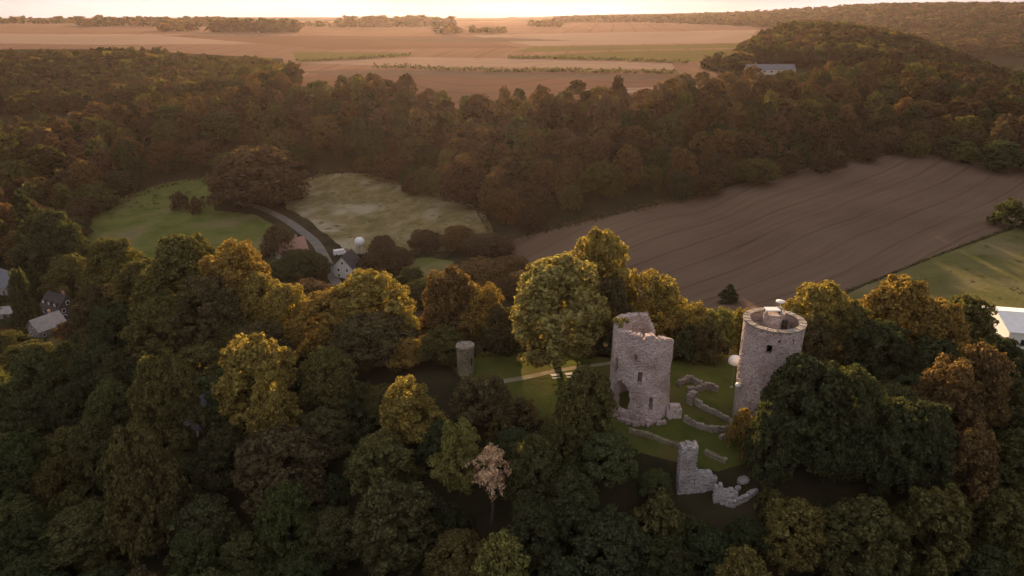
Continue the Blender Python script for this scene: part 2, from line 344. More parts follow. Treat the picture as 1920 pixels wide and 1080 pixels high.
strip('footpath', [(935,716),(990,707),(1050,694),(1100,687),(1150,680),(1190,672)], 1.5, M_PATH, 'pale footpath crossing the castle lawn')

V2 = []; FC = []
for name, pl, mat, lab in POLY:
    b = len(V2); V2 += [Vector(p) for p in pl]; f = list(range(b, b + len(pl)))
    ar = sum(pl[i][0] * pl[(i+1) % len(pl)][1] - pl[(i+1) % len(pl)][0] * pl[i][1] for i in range(len(pl)))
    FC.append(f if ar > 0 else f[::-1])
us = np.linspace(math.asinh(-5200 / LS), math.asinh(5200 / LS), 190); vv = np.linspace(math.asinh(-2500 / LS), math.asinh(5600 / LS), 190)
gx, gy = np.meshgrid(np.sinh(us) * LS, np.sinh(vv) * LS)
gp = np.stack([gx.ravel(), gy.ravel()], 1)
V2 += [Vector(p) for p in gp]
cv, ce, cf, ov, oe, of = delaunay_2d_cdt(V2, [], FC, 0, 1e-4)
XY = np.array([tuple(v) for v in cv]); Zg = terr(XY[:, 0], XY[:, 1])
G3 = np.column_stack([XY, Zg])
ground = link('ground', mesh('ground', G3, cf, M_WOOD, True), kind='structure')
own = [max(o) if len(o) else -1 for o in of]
for k, (name, pl, mat, lab) in enumerate(POLY):
    fs = [f for f, w_ in zip(cf, own) if w_ == k]
    idx = sorted({i for f in fs for i in f}); rm_ = {i: j for j, i in enumerate(idx)}
    vts = G3[idx] + np.array([0, 0, .05])
    link(name, mesh(name, vts, [tuple(rm_[i] for i in f) for f in fs], mat, True), kind='structure', label=lab)

# ------------------------------------------------------------------ trees: prototype crowns
def wobble(P, s):
    a = s * 1.7
    return (np.sin(P[:, 0]*1.3 + a) * np.sin(P[:, 1]*1.1 + a*2) + np.sin(P[:, 2]*1.7 + a*3 + P[:, 0]*.6)) * .5
def unit(a): return a / (np.linalg.norm(a, axis=1)[:, None] + 1e-9)
def crown_quads(seed, n, size, Rr=6.0, zb=1.6, zt=16.0, lobes=42, form='round', ragged=1.0, sub=11, jn=.38):
    """leaf sprays on tufts, tufts on boughs, boughs round the crown: (n,4,3)"""
    g = np.random.default_rng(seed); H = zt - zb
    C = []; rad = []; ph = g.uniform(0, 6.28)
    for i in range(lobes):
        t = (i + .5) / lobes; a = i * 2.39996 + g.uniform(-.35, .35) + ph
        if form == 'oval': e = math.sqrt(max(.03, 1 - ((t - .42) / .62) ** 2)) ** 1.15
        elif form == 'spire': e = (1 - t) ** .75 * .95 + .06
        elif form == 'loose': e = (.86 + .2 * math.sin(11 * t + ph)) * math.sqrt(max(.05, 1 - ((t - .42) / .64) ** 2))
        else: e = math.sqrt(max(.05, 1 - ((t - .36) / .68) ** 2))
        lr = Rr * g.uniform(.26, .42) * (1 if form != 'spire' else .75 * (1.1 - .6 * t))
        rr = max(0, Rr * e * g.uniform(.80, 1.12) - lr * .75)
        C.append((rr * math.cos(a), rr * math.sin(a), zb + lr * .6 + (H - 1.55 * lr) * t + g.uniform(-.5, .5))); rad.append(lr)
    C = np.array(C); rad = np.array(rad); mid = np.array([0, 0, zb + H * .38])
    ns_ = lobes * sub; k = np.repeat(np.arange(lobes), sub)
    O = unit(C - mid)
    D = unit(unit(g.normal(size=(ns_, 3))) + O[k] * .8 + np.array([0, 0, .35]))
    SC = C[k] + D * rad[k][:, None] * g.uniform(.62, .98 + .14 * ragged, (ns_, 1)) * np.array([1, 1, .85]); SR = rad[k] * g.uniform(.26, .46, ns_)
    q = g.choice(ns_, n, p=SR ** 2 / (SR ** 2).sum())
    E = unit(unit(g.normal(size=(n, 3))) + D[q] * .7 + np.array([0, 0, .3]))
    P = SC[q] + E * (SR[q] * np.clip(g.normal(.95, .13 * ragged, n), .4, 1.4))[:, None]
    nm = unit(E + g.normal(size=(n, 3)) * jn)
    tg = unit(np.cross(nm, g.normal(size=(n, 3)))); bt = np.cross(nm, tg); s = size * g.uniform(.55, 1.4, n)[:, None]
    m_ = n // 16                                   # inner sprays close the crown
    j = g.choice(lobes, m_); P = np.concatenate([P, C[j] + unit(g.normal(size=(m_, 3))) * (rad[j] * g.uniform(.1, .7, m_))[:, None] * np.array([1, 1, .8])])
    nm = np.concatenate([nm, unit(g.normal(size=(m_, 3)) * .5 + np.array([0, 0, 1]))]); s = np.concatenate([s, s[:m_] * 3.2])
    tg = unit(np.cross(nm, g.normal(size=(n + m_, 3)))); bt = np.cross(nm, tg)
    return np.stack([P - tg * s * .6, P - bt * s * .42 + nm * s * .1, P + tg * s * .6, P + bt * s * .42 + nm * s * .1], 1)
def trunk_mesh(name, seed, Rr=6.0, zt=16.0, lean=.0):
    g = random.Random(seed); m = MB(); top = zt * .78
    ax = [(lean * t * t * 2 + g.uniform(-.12, .12) * (t > .05), g.uniform(-.12, .12) * (t > .05), t * top - (.6 if t == 0 else 0)) for t in (0, .06, .25, .45, .65, .85, 1)]
    m.tube(ax, [.52, .40, .34, .28, .2, .11, .04], 8)
    for i in range(9):
        t = g.uniform(.25, .8); a = i * 2.4 + g.uniform(-.4, .4); L = Rr * g.uniform(.45, .8) * (1.05 - .5 * t); z = t * top
        d = (math.cos(a), math.sin(a)); x0 = lean * t * t * 2
        m.tube([(x0, 0, z), (x0 + d[0]*L*.4, d[1]*L*.4, z + L*.22), (x0 + d[0]*L*.75, d[1]*L*.75, z + L*.55), (x0 + d[0]*L, d[1]*L, z + L*.95)], [.17*(1.2-t), .13*(1.2-t), .07, .03], 5)
    return mesh(name, m.v, m.f, M_BARK, True)

PROTO = {}
def proto(key, n, size, count, **kw):
    PROTO[key] = [(quads_mesh('crown', crown_quads(s * 13 + hash_(key), n, size, **kw), LEAF), trunk_mesh('trunk', s + hash_(key), kw.get('Rr', 6.0), kw.get('zt', 16.0))) for s in range(count)]
def hash_(k): return sum(ord(c) * (i + 1) for i, c in enumerate(k)) % 997
proto('round', 17000, .40, 4)
proto('oval', 19000, .38, 3, form='oval', Rr=5.2, zb=2.2)
proto('loose', 13000, .40, 3, form='loose', ragged=1.3, lobes=34)
proto('sparse', 1700, .42, 2, form='loose', ragged=2.2, lobes=14, Rr=4.2, zb=7.0)
proto('spire', 7000, .38, 2, form='spire', Rr=4.2, zb=1.0, lobes=44)
proto('shrub', 3200, .30, 3, form='round', Rr=3.2, zb=.1, zt=4.0, lobes=18, ragged=1.4)
proto('mround', 5000, .62, 4)
proto('moval', 4500, .62, 2, form='oval', Rr=5.2, zb=1.5)
PDIM = {'round': (6.0, 16.0), 'oval': (5.2, 16.0), 'loose': (6.0, 16.0), 'sparse': (4.2, 16.0), 'spire': (4.2, 16.0), 'shrub': (3.2, 4.0), 'mround': (6.0, 16.0), 'moval': (5.2, 16.0)}
FAR = [crown_quads(500 + s, 180, 2.8, lobes=14, sub=4, jn=.2) for s in range(4)]
MIDS = [crown_quads(600 + s, 640, 1.45, lobes=26, sub=5, jn=.2) for s in range(4)]
TINY = [crown_quads(700 + s, 70, 4.4, lobes=8, sub=3) for s in range(3)]

def tree(name, form, X, Y, H, W, col, label, cat='tree', group=None, k=None, rz=None, z=None):
    z = tz(X, Y) - .1 if z is None else z
    cm, tm = PROTO[form][(k if k is not None else random.randrange(99)) % len(PROTO[form])]
    r0, h0 = PDIM[form]
    t = empty(name, (X, Y, z), random.uniform(0, 6.28) if rz is None else rz, label=label, cat=cat, group=group)
    t.scale = (W / 2 / (r0 * .97), W / 2 / (r0 * .97), H / h0)
    c = link('crown', cm, t); c.color = (*col, 1)
    link('stem' if form == 'shrub' else 'trunk', tm, t) if form != 'shrub' else None
    return t

GREEN, OLIVE, DARK, GOLD, AMBER, RUST, LIME, BROWN = (.082,.089,.039), (.106,.100,.039), (.058,.066,.032), (.23,.180,.056), (.21,.145,.047), (.135,.090,.043), (.175,.170,.058), (.098,.082,.042)  # gold, amber and lime brightened to strengthen the sunlit crown rims
def vary(c, a=.18): 
    k = random.uniform(1 - a, 1 + a); return tuple(max(.005, x * k * random.uniform(.93, 1.07)) for x in c)

PLACED = []     # (X, Y, crown radius) of every tree on the castle hill
CHECK = []
def ptree(px, py, Y, wpx, form, col, label, name='broadleaf_tree', group='trees on the castle hill', cat='tree', k=None):
    X, _, Zt = at(px, py, Y); d = to_px(X, Y, Zt)[2]; W = wpx * d / FOC; z = tz(X, Y)
    if form not in ('shrub', 'spire'):
        for _ in range(14):
            if Zt - z >= 8: break
            Y -= 3; X, _, Zt = at(px, py, Y); z = tz(X, Y)
    H = Zt - z; CHECK.append((px, py, round(H, 1), round(W, 1)))
    PLACED.append((X, Y, W / 2))
    return tree(name, form, X, Y, max(H, 2.0), W, col, label, cat, group, k)

# trees standing out along the castle ridge and around the towers
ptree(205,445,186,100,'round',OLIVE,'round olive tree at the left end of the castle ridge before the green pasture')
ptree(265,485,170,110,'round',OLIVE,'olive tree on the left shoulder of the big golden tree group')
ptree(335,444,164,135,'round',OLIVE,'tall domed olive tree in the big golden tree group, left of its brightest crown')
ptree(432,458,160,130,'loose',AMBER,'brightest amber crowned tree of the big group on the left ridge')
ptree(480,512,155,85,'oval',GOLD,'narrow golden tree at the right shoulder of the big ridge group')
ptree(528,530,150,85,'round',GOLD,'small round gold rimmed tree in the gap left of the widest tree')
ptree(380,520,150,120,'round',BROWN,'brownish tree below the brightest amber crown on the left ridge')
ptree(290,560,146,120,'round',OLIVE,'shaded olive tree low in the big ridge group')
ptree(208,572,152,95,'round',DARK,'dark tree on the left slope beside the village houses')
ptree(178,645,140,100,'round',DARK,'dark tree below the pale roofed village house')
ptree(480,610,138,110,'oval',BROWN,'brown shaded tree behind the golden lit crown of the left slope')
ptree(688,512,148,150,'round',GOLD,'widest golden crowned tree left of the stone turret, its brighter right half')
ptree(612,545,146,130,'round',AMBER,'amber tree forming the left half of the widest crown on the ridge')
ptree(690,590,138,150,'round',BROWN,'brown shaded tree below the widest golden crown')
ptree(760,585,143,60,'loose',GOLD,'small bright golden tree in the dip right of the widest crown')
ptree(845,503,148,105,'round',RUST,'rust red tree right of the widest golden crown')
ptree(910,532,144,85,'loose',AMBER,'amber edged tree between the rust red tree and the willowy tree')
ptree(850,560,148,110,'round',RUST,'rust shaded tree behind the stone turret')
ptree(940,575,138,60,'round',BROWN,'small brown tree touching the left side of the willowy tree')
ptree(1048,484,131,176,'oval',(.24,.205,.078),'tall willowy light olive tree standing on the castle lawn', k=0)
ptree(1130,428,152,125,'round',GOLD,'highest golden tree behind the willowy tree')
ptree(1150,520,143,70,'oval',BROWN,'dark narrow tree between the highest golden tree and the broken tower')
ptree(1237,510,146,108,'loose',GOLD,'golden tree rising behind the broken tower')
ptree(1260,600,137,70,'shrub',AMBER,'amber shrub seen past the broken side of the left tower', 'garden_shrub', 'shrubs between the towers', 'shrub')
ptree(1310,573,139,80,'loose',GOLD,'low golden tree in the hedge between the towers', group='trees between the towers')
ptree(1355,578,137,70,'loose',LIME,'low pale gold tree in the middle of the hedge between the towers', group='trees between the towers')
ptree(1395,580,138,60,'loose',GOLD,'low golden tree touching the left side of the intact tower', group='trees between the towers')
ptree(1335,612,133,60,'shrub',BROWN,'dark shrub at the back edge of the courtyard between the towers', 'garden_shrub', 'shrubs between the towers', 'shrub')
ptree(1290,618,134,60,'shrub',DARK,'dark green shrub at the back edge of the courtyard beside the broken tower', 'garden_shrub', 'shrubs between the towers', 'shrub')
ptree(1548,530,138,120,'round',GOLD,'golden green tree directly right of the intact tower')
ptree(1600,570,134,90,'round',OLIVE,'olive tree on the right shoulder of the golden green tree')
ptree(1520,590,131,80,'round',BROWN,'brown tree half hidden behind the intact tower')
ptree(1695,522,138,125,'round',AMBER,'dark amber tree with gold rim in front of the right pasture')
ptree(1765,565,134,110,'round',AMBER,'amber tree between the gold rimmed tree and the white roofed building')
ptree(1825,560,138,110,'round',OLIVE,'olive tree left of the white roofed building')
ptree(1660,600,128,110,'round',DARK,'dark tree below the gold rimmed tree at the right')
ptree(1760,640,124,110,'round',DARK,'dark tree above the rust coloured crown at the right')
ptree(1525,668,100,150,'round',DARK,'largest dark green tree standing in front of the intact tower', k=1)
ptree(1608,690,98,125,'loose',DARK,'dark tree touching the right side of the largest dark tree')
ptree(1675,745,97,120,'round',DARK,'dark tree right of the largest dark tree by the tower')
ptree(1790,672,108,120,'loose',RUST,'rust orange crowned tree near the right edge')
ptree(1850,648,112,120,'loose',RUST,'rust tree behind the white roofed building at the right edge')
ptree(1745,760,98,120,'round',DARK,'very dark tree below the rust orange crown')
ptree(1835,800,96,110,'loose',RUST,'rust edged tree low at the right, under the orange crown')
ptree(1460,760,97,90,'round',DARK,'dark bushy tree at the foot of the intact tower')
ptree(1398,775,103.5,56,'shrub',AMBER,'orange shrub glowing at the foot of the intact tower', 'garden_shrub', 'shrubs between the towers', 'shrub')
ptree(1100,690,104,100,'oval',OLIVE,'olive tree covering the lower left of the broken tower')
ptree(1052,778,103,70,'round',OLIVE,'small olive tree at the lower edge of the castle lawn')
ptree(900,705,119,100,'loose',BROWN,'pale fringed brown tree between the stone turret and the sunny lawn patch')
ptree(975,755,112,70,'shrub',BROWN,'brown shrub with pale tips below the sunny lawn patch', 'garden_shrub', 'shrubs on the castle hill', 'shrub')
for i, (px, py, c_) in enumerate([(905,640,BROWN),(945,632,DARK),(1000,640,BROWN),(1045,650,DARK),(1100,640,BROWN),(1140,632,DARK)]):  # row added to block low sun coming under the trees
    ptree(px, py, 139, 62, 'shrub', c_, ('brown' if c_ is BROWN else 'dark') + f' shrub at the back of the lawn, {["leftmost", "second", "third", "fourth", "fifth", "rightmost"][i]} of six from the left', 'garden_shrub', 'shrubs added behind the castle lawn', 'shrub')
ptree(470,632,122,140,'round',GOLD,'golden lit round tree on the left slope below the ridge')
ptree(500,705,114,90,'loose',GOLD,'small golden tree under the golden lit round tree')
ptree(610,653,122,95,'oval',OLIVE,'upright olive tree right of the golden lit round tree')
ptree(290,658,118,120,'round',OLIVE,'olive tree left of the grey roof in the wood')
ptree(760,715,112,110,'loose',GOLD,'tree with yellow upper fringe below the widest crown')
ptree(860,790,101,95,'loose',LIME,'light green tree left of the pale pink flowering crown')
ptree(922,838,96,75,'sparse',(.50,.36,.26),'sparse sunlit tree in pale pinkish gold on thin bare stems in the dark wood')  # pale leaf colour stands in for sunlight reaching this crown
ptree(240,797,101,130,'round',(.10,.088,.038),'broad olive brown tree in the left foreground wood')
ptree(940,1005,83,110,'loose',LIME,'light green crown at the centre of the bottom edge')
ptree(1500,945,86,120,'loose',(.15,.125,.045),'yellow fringed tree right of the lower ruin')
ptree(1400,1035,80,110,'loose',(.15,.125,.045),'yellowish tree on the bottom edge below the lower ruin')
ptree(1770,915,86,140,'loose',OLIVE,'light olive tree standing out at the lower right')
ptree(1370,532,189,40,'spire',DARK,'small dark conifer at the lower edge of the ploughed field','conifer_tree','trees in the valley')

# castle-hill wood: everything else on the slope
SKY = [(-60,640),(0,645),(130,650),(250,665),(380,695),(460,660),(600,668),(680,720),(760,722),(850,800),(920,760),(1000,815),(1060,800),(1160,812),(1200,842),(1258,872),(1266,925),(1340,990),(1420,955),(1436,720),(1650,715),(1760,700),(1980,665)]
def skyline(px): return float(np.interp(px, [a for a, _ in SKY], [b for _, b in SKY]))
def inside(x, y, poly):
    c = False; j = len(poly) - 1
    for i in range(len(poly)):
        if (poly[i][1] > y) != (poly[j][1] > y) and x < (poly[j][0] - poly[i][0]) * (y - poly[i][1]) / (poly[j][1] - poly[i][1]) + poly[i][0]: c = not c
        j = i
    return c
CLEAR = [(-14,140),(-14,128),(-8,116),(2,109),(12,105),(17,101),(24,98),(27,90),(42,88),(45,99),(54,102),(60,116),(60,138)]
WOODT = []
tries = 0; g = random.Random(11)
while tries < 6000:
    tries += 1
    Y = g.uniform(66, 150); X = g.uniform(-1.0, 1.0) * Y * .92
    px, py, d = to_px(X, Y, tz(X, Y) + 8)
    if px < -90 or px > 2010 or inside(X, Y, CLEAR): continue
    if Y > 128 and X > -70: continue
    z = tz(X, Y); H = g.uniform(10, 18); W = g.uniform(8.5, 15)
    sy = skyline(px); pt = to_px(X, Y, z + H)[1]
    if pt < sy:
        H = at(px, sy + g.uniform(0, 25), Y)[2] - z
        if H < 5: continue
        W = min(W, H * .95)
    if to_px(X, Y, z + H)[1] > 1130: continue
    if any((X - a) ** 2 + (Y - b) ** 2 < (.77 * (W / 2 + r)) ** 2 for a, b, r in PLACED): continue
    PLACED.append((X, Y, W / 2)); WOODT.append((X, Y, z, H, W, *to_px(X, Y, z + H)[:2]))
UNDER = []; tries = 0                                      # saplings and scrub closing the gaps
CLEAR2 = [(-14,140),(-14,128),(-8,116),(2,109),(12,105),(17,101),(24,98),(27,91),(40,89.5),(44,99),(54,102),(60,116),(60,138)]
while tries < 5000 and len(UNDER) < 90:
    tries += 1
    Y = g.uniform(76, 135); X = g.uniform(-1.0, 1.0) * Y * .86
    px, py, d = to_px(X, Y, tz(X, Y))
    if px < -20 or px > 1940 or py > 1110 or inside(X, Y, CLEAR2) or (Y > 136 and X > -60): continue
    z = tz(X, Y); H = min(g.uniform(5, 9), at(px, skyline(px) + g.uniform(0, 15), Y)[2] - z)
    if 1240 < px < 1440 and Y < 93: H = min(g.uniform(3, 5), at(px, 965, Y)[2] - z)
    if H < 2.5: continue
    W = H * g.uniform(.9, 1.25)
    if any((X - a) ** 2 + (Y - b) ** 2 < (.74 * (W / 2 + r)) ** 2 for a, b, r in PLACED): continue
    PLACED.append((X, Y, W / 2)); UNDER.append((X, Y, z, H, W, *to_px(X, Y, z + H)[:2]))
RSKY = [(150,480),(200,480),(280,510),(440,520),(520,570),(570,615),(650,570),(770,625),(850,570),(930,610),(960,650),(1060,650),(1190,570),(1280,620),(1400,640),(1500,610),(1600,610),(1700,590),(1850,610),(1980,660)]
RIDGET = []; tries = 0
while tries < 4000:
    tries += 1
    Y = g.uniform(130, 168); X = g.uniform(-150, 120); px, py, d = to_px(X, Y, tz(X, Y))
    if px < 200 or px > 1890 or inside(X, Y, CLEAR) or (930 < px < 1170 and Y < 137): continue
    z = tz(X, Y); H = min(g.uniform(8, 14), at(px, float(np.interp(px, [a for a, _ in RSKY], [b for _, b in RSKY])) + g.uniform(0, 30), Y)[2] - z)
    if H < 4.5: continue
    W = min(H * g.uniform(.95, 1.25), 13)
    if any((X - a) ** 2 + (Y - b) ** 2 < (.72 * (W / 2 + r)) ** 2 for a, b, r in PLACED): continue
    PLACED.append((X, Y, W / 2)); RIDGET.append((X, Y, z, H, W, *to_px(X, Y, z + H)[:2]))
ORD = lambda n: f"{n}{'th' if 10 <= n % 100 <= 20 else {1: 'st', 2: 'nd', 3: 'rd'}.get(n % 10, 'th')}"
rows = [('topmost', -999, 740), ('second', 740, 840), ('third', 840, 940), ('fourth', 940, 1030), ('lowest', 1030, 9999)]
CN = [('dark green', DARK, 7), ('green', GREEN, 8), ('olive', OLIVE, 4), ('brownish', BROWN, .5)]
for rn, lo, hi in rows:
    sel = sorted([t for t in WOODT if lo <= t[6] < hi])
    sel.sort(key=lambda t: t[5])
    for i, (X, Y, z, H, W, px, py) in enumerate(sel):
        cn, col, _ = g.choices(CN, [c[2] for c in CN])[0]
        tree('broadleaf_tree', g.choice(['round', 'round', 'oval', 'loose']), X, Y, H, W, vary(col), f"{cn} broadleaf tree, {ORD(i + 1)} from left in the {rn} row of the foreground wood", group='foreground wood on the castle slope')

for rn, lo, hi in (('upper', -99, 850), ('lower', 850, 9999)):
    for i, (X, Y, z, H, W, px, py) in enumerate(sorted([t for t in UNDER if lo <= t[6] < hi], key=lambda t: t[5])):
        cn, col = g.choice([('dark', DARK), ('green', GREEN), ('olive', OLIVE)])
        tree('scrub_bush', 'shrub', X, Y, H, W, vary(col), f"{cn} scrub bush in a gap of the {rn} foreground wood, {ORD(i + 1)} from left", 'bush', 'scrub in the foreground wood')
RIDGET.sort(key=lambda t: t[5])
for i, (X, Y, z, H, W, px, py) in enumerate(RIDGET):
    cn, col = g.choice([('dark', DARK), ('olive', OLIVE), ('brown', BROWN), ('amber', AMBER)])
    tree('broadleaf_tree', g.choice(['round', 'loose', 'round']), X, Y, H, W, vary(col), f"low {cn} tree, {ORD(i + 1)} from left in the understorey along the castle ridge", group='understorey of the castle ridge')

# ------------------------------------------------------------------ valley wood behind the fields
BROWN = (.094, .066, .042)                        # redder brown puts reddish haze and flare into the valley leaves
FRONT = [(-200,262),(0,268),(130,300),(165,335),(300,395),(390,412),(545,396),(640,396),(760,352),(850,318),(900,290),(960,276),(1100,287),(1300,316),(1480,344),(1650,384),(1750,372),(1920,332),(2100,305)]
BACK = [(-200,470),(0,500),(300,530),(550,525),(640,492),(760,490),(1100,424),(1250,448),(1420,520),(1500,560),(1700,640),(1920,600),(2100,600)]
ip = lambda tab, p: float(np.interp(p, [a for a, _ in tab], [b for _, b in tab]))
VAL = []; occ = {}
for _ in range(40000):
    px = g.uniform(-120, 2040); Y = g.uniform(255, 650); f, b = ip(FRONT, px), ip(BACK, px)
    if Y < f or Y > b or g.random() > Y / 650: continue
    X = (px - 960) / FOC * Y * 1.03; W = g.choice([g.uniform(9, 13), g.uniform(12, 18), g.uniform(15, 21)])
    key = (int(X // 12), int(Y // 12))
    if any((X - a) ** 2 + (Y - c) ** 2 < (.455 * (W + w2)) ** 2 for i in (-1, 0, 1) for j in (-1, 0, 1) for a, c, w2 in occ.get((key[0] + i, key[1] + j), [])): continue
    occ.setdefault(key, []).append((X, Y, W)); VAL.append([X, Y, W, (Y - f), px])
    if len(VAL) > 1400: break
VT = []
z = terr([v[0] for v in VAL], [v[1] for v in VAL])
for v, zz in zip(VAL, z):
    H = g.uniform(11, 22) * (1.0 if v[3] > 12 else .75); VT.append((v[0], v[1], zz, H, v[2], v[3], v[4]))
VC = [('brown', BROWN, 8), ('olive', OLIVE, 3), ('dark', DARK, 4), ('rust brown', RUST, 2)]
VT.sort(key=lambda t: t[5])
inframe = [t for t in VT if -10 < t[6] < 1930]
solo = inframe[:max(40, 326 - len(CHECK) - 34 - len(WOODT) - len(RIDGET))]; rest = [t for t in VT if t not in solo]
_k = len(solo) // 2
VROW = [('front', solo[:_k]), ('second', solo[_k:])]
for rn, sel in VROW:
    for i, (X, Y, zz, H, W, dd, px) in enumerate(sorted(sel, key=lambda t: t[6])):
        cn, col, _ = g.choices(VC, [c[2] for c in VC])[0]
        tree('broadleaf_tree', g.choice(['mround', 'mround', 'moval']), X, Y, H, W, tuple(c_ * .9 for c_ in vary(col)), f"hazy {cn} tree, {ORD(i + 1)} from left in the {rn} row of the valley wood", group='valley wood below the plateau', z=zz - .2)
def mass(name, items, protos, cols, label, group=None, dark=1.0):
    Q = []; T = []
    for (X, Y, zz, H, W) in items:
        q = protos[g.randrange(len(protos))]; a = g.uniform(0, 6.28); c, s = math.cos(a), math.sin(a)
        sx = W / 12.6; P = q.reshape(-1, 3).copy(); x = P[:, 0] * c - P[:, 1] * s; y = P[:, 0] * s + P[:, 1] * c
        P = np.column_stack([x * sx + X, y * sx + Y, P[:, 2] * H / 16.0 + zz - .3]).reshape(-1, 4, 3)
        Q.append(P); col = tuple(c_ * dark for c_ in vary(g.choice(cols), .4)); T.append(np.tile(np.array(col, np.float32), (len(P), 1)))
    return link(name, quads_mesh(name, np.concatenate(Q), LEAFA, np.concatenate(T)), kind='stuff', label=label, cat='wood')
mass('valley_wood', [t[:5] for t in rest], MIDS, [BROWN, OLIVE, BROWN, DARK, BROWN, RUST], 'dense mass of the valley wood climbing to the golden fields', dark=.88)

# ------------------------------------------------------------------ far woods
def scatter(n, pxr, yr, test, wr=(11, 16), hr=(13, 18), sp=9.0):
    out = []; oc = {}
    for _ in range(n):
        Y = g.uniform(*yr); px = g.uniform(*pxr); X = (px - 960) / FOC * Y / 1.06
        if not test(px, Y, X): continue
        k = (int(X // sp), int(Y // sp))
        if k in oc: continue
        oc[k] = 1; out.append((X, Y, g.uniform(*hr), g.uniform(*wr)))
    zz = terr([o[0] for o in out], [o[1] for o in out])
    return [(o[0], o[1], z_, o[2], o[3]) for o, z_ in zip(out, zz)]
LW_F = [(-200,640),(150,640),(300,600),(400,560),(545,560),(560,600)]; LW_B = [(-200,880),(300,880),(440,760),(530,650),(560,610)]
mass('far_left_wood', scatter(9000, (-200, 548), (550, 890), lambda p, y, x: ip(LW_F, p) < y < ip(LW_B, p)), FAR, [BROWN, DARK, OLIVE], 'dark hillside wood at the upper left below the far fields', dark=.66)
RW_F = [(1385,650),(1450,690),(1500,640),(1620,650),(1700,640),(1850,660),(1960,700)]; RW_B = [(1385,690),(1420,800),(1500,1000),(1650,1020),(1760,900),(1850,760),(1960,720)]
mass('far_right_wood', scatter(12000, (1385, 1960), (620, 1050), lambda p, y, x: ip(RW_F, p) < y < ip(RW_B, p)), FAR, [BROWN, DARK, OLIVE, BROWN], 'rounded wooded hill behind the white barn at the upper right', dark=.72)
mass('ridge_wood', scatter(16000, (1040, 2300), (1300, 2700), lambda p, y, x: y > np.interp(p, [1040, 1250, 1450, 1520, 1700, 2300], [2450, 2200, 1900, 1500, 1300, 1200]), (18, 28), (14, 20), 28), TINY, [BROWN, DARK, BROWN], 'hazy wooded ridge along the right skyline', dark=.8)
def clump(px0, px1, ybase, ytop, n, label, name='distant_trees'):
    out = []
    P = hits([(px0 + (px1 - px0) * (i + g.random()) / n, ybase + g.uniform(-1.5, 1.5)) for i in range(n)])
    for x, y in P:
        hh = min(28, (ybase - ytop) / FOC * y * 1.1) * g.uniform(.6, 1.05); out.append((x, y, tz(x, y), hh, max(9, hh * g.uniform(.9, 1.5))))
    mass(name, out, TINY, [BROWN, DARK, RUST], label)
clump(-60, 150, 44, 34, 26, 'faint line of trees at the far left horizon')
clump(150, 420, 49, 30, 46, 'brown tree belt on the left horizon')
clump(300, 372, 58, 44, 9, 'dark clump of trees standing in the pale field on the left')
clump(400, 560, 60, 40, 26, 'tree clump round the far hamlet')
clump(560, 660, 50, 42, 14, 'thin tree line right of the far hamlet')
clump(648, 850, 50, 34, 40, 'long far wood at the middle of the horizon')
clump(820, 860, 62, 48, 7, 'reddish clump at the end of the middle far wood')
clump(880, 952, 62, 50, 9, 'low isolated tree row in the middle of the far fields')
clump(996, 1050, 50, 38, 8, 'small tree group on the far rise')
clump(1320, 1342, 130, 108, 3, 'dark tree at the left end of the barn yard')
clump(1342, 1400, 134, 104, 9, 'tree group beside the white barn')

# bushes in the valley, individually
vb = [(478,275,352,150,'mround',BROWN,'large rounded copse tree beside the curving lane'),(430,300,345,90,'mround',BROWN,'left tree of the copse beside the curving lane'),(512,305,350,80,'mround',BROWN,'right tree of the copse beside the curving lane'),
 (35,355,262,90,'spire',DARK,'tall pointed dark tree at the left edge'),(90,395,258,90,'round',DARK,'dark tree right of the tall pointed one at the left edge'),(120,420,255,70,'round',DARK,'small dark tree in front of the pasture at the left edge'),(66,445,252,90,'round',DARK,'dark tree above the blue grey village roof'),(120,480,240,80,'round',OLIVE,'low tree behind the dark village house'),
 (335,362,345,30,'shrub',BROWN,'brown bush on the upper pasture'),(365,372,338,24,'shrub',BROWN,'smaller brown bush on the upper pasture'),
 (515,432,262,60,'shrub',BROWN,'brown bush left of the pinkish roof'),(560,470,238,80,'round',DARK,'dark tree below the pinkish roof'),(510,490,230,90,'round',DARK,'dark tree left below the pinkish roof'),(590,475,240,50,'round',DARK,'dark tree right of the pinkish roof'),(575,530,205,100,'round',BROWN,'brown tree in the hollow between the ridge crowns'),
 (695,475,258,50,'round',BROWN,'brown tree right of the white gabled house'),(715,443,270,45,'round',BROWN,'brown tree right of the white domed tank'),(745,465,262,50,'round',BROWN,'middle brown tree of the valley tree group'),(795,432,282,55,'round',BROWN,'upper brown tree at the lower edge of the meadow'),(860,425,282,60,'round',RUST,'rust tree at the corner of meadow and ploughed field'),(915,440,268,80,'round',BROWN,'wide brown tree at the left tip of the ploughed field'),(900,490,236,110,'round',RUST,'rust brown tree below the tip of the ploughed field'),(960,480,244,70,'round',RUST,'small rust tree beside the ploughed field'),(800,525,205,90,'round',DARK,'dark tree below the small valley lawn'),(770,500,225,50,'round',DARK,'dark bush left of the small valley lawn'),(980,510,215,80,'round',BROWN,'brown tree low beside the willowy crown'),
 (30,520,216,40,'shrub',DARK,'bush between the two village roofs'),(45,645,185,80,'round',OLIVE,'olive tree below the village houses'),(8,622,196,60,'round',OLIVE,'olive tree at the left edge below the village'),
 (1905,378,262,60,'shrub',DARK,'dark bush at the right edge beside the ploughed field'),(1655,112,640,24,'moval',GOLD,'yellow poplar left of its pair on the right hilltop'),(1685,118,630,22,'moval',GOLD,'yellow poplar right of its pair on the right hilltop'),(1915,135,560,30,'mround',DARK,'dark tree on the right edge of the valley skyline')]
for a in vb: ptree(*a[:7], name='bush' if a[4] == 'shrub' else 'broadleaf_tree', cat='bush' if a[4] == 'shrub' else 'tree', group='trees and bushes in the valley')

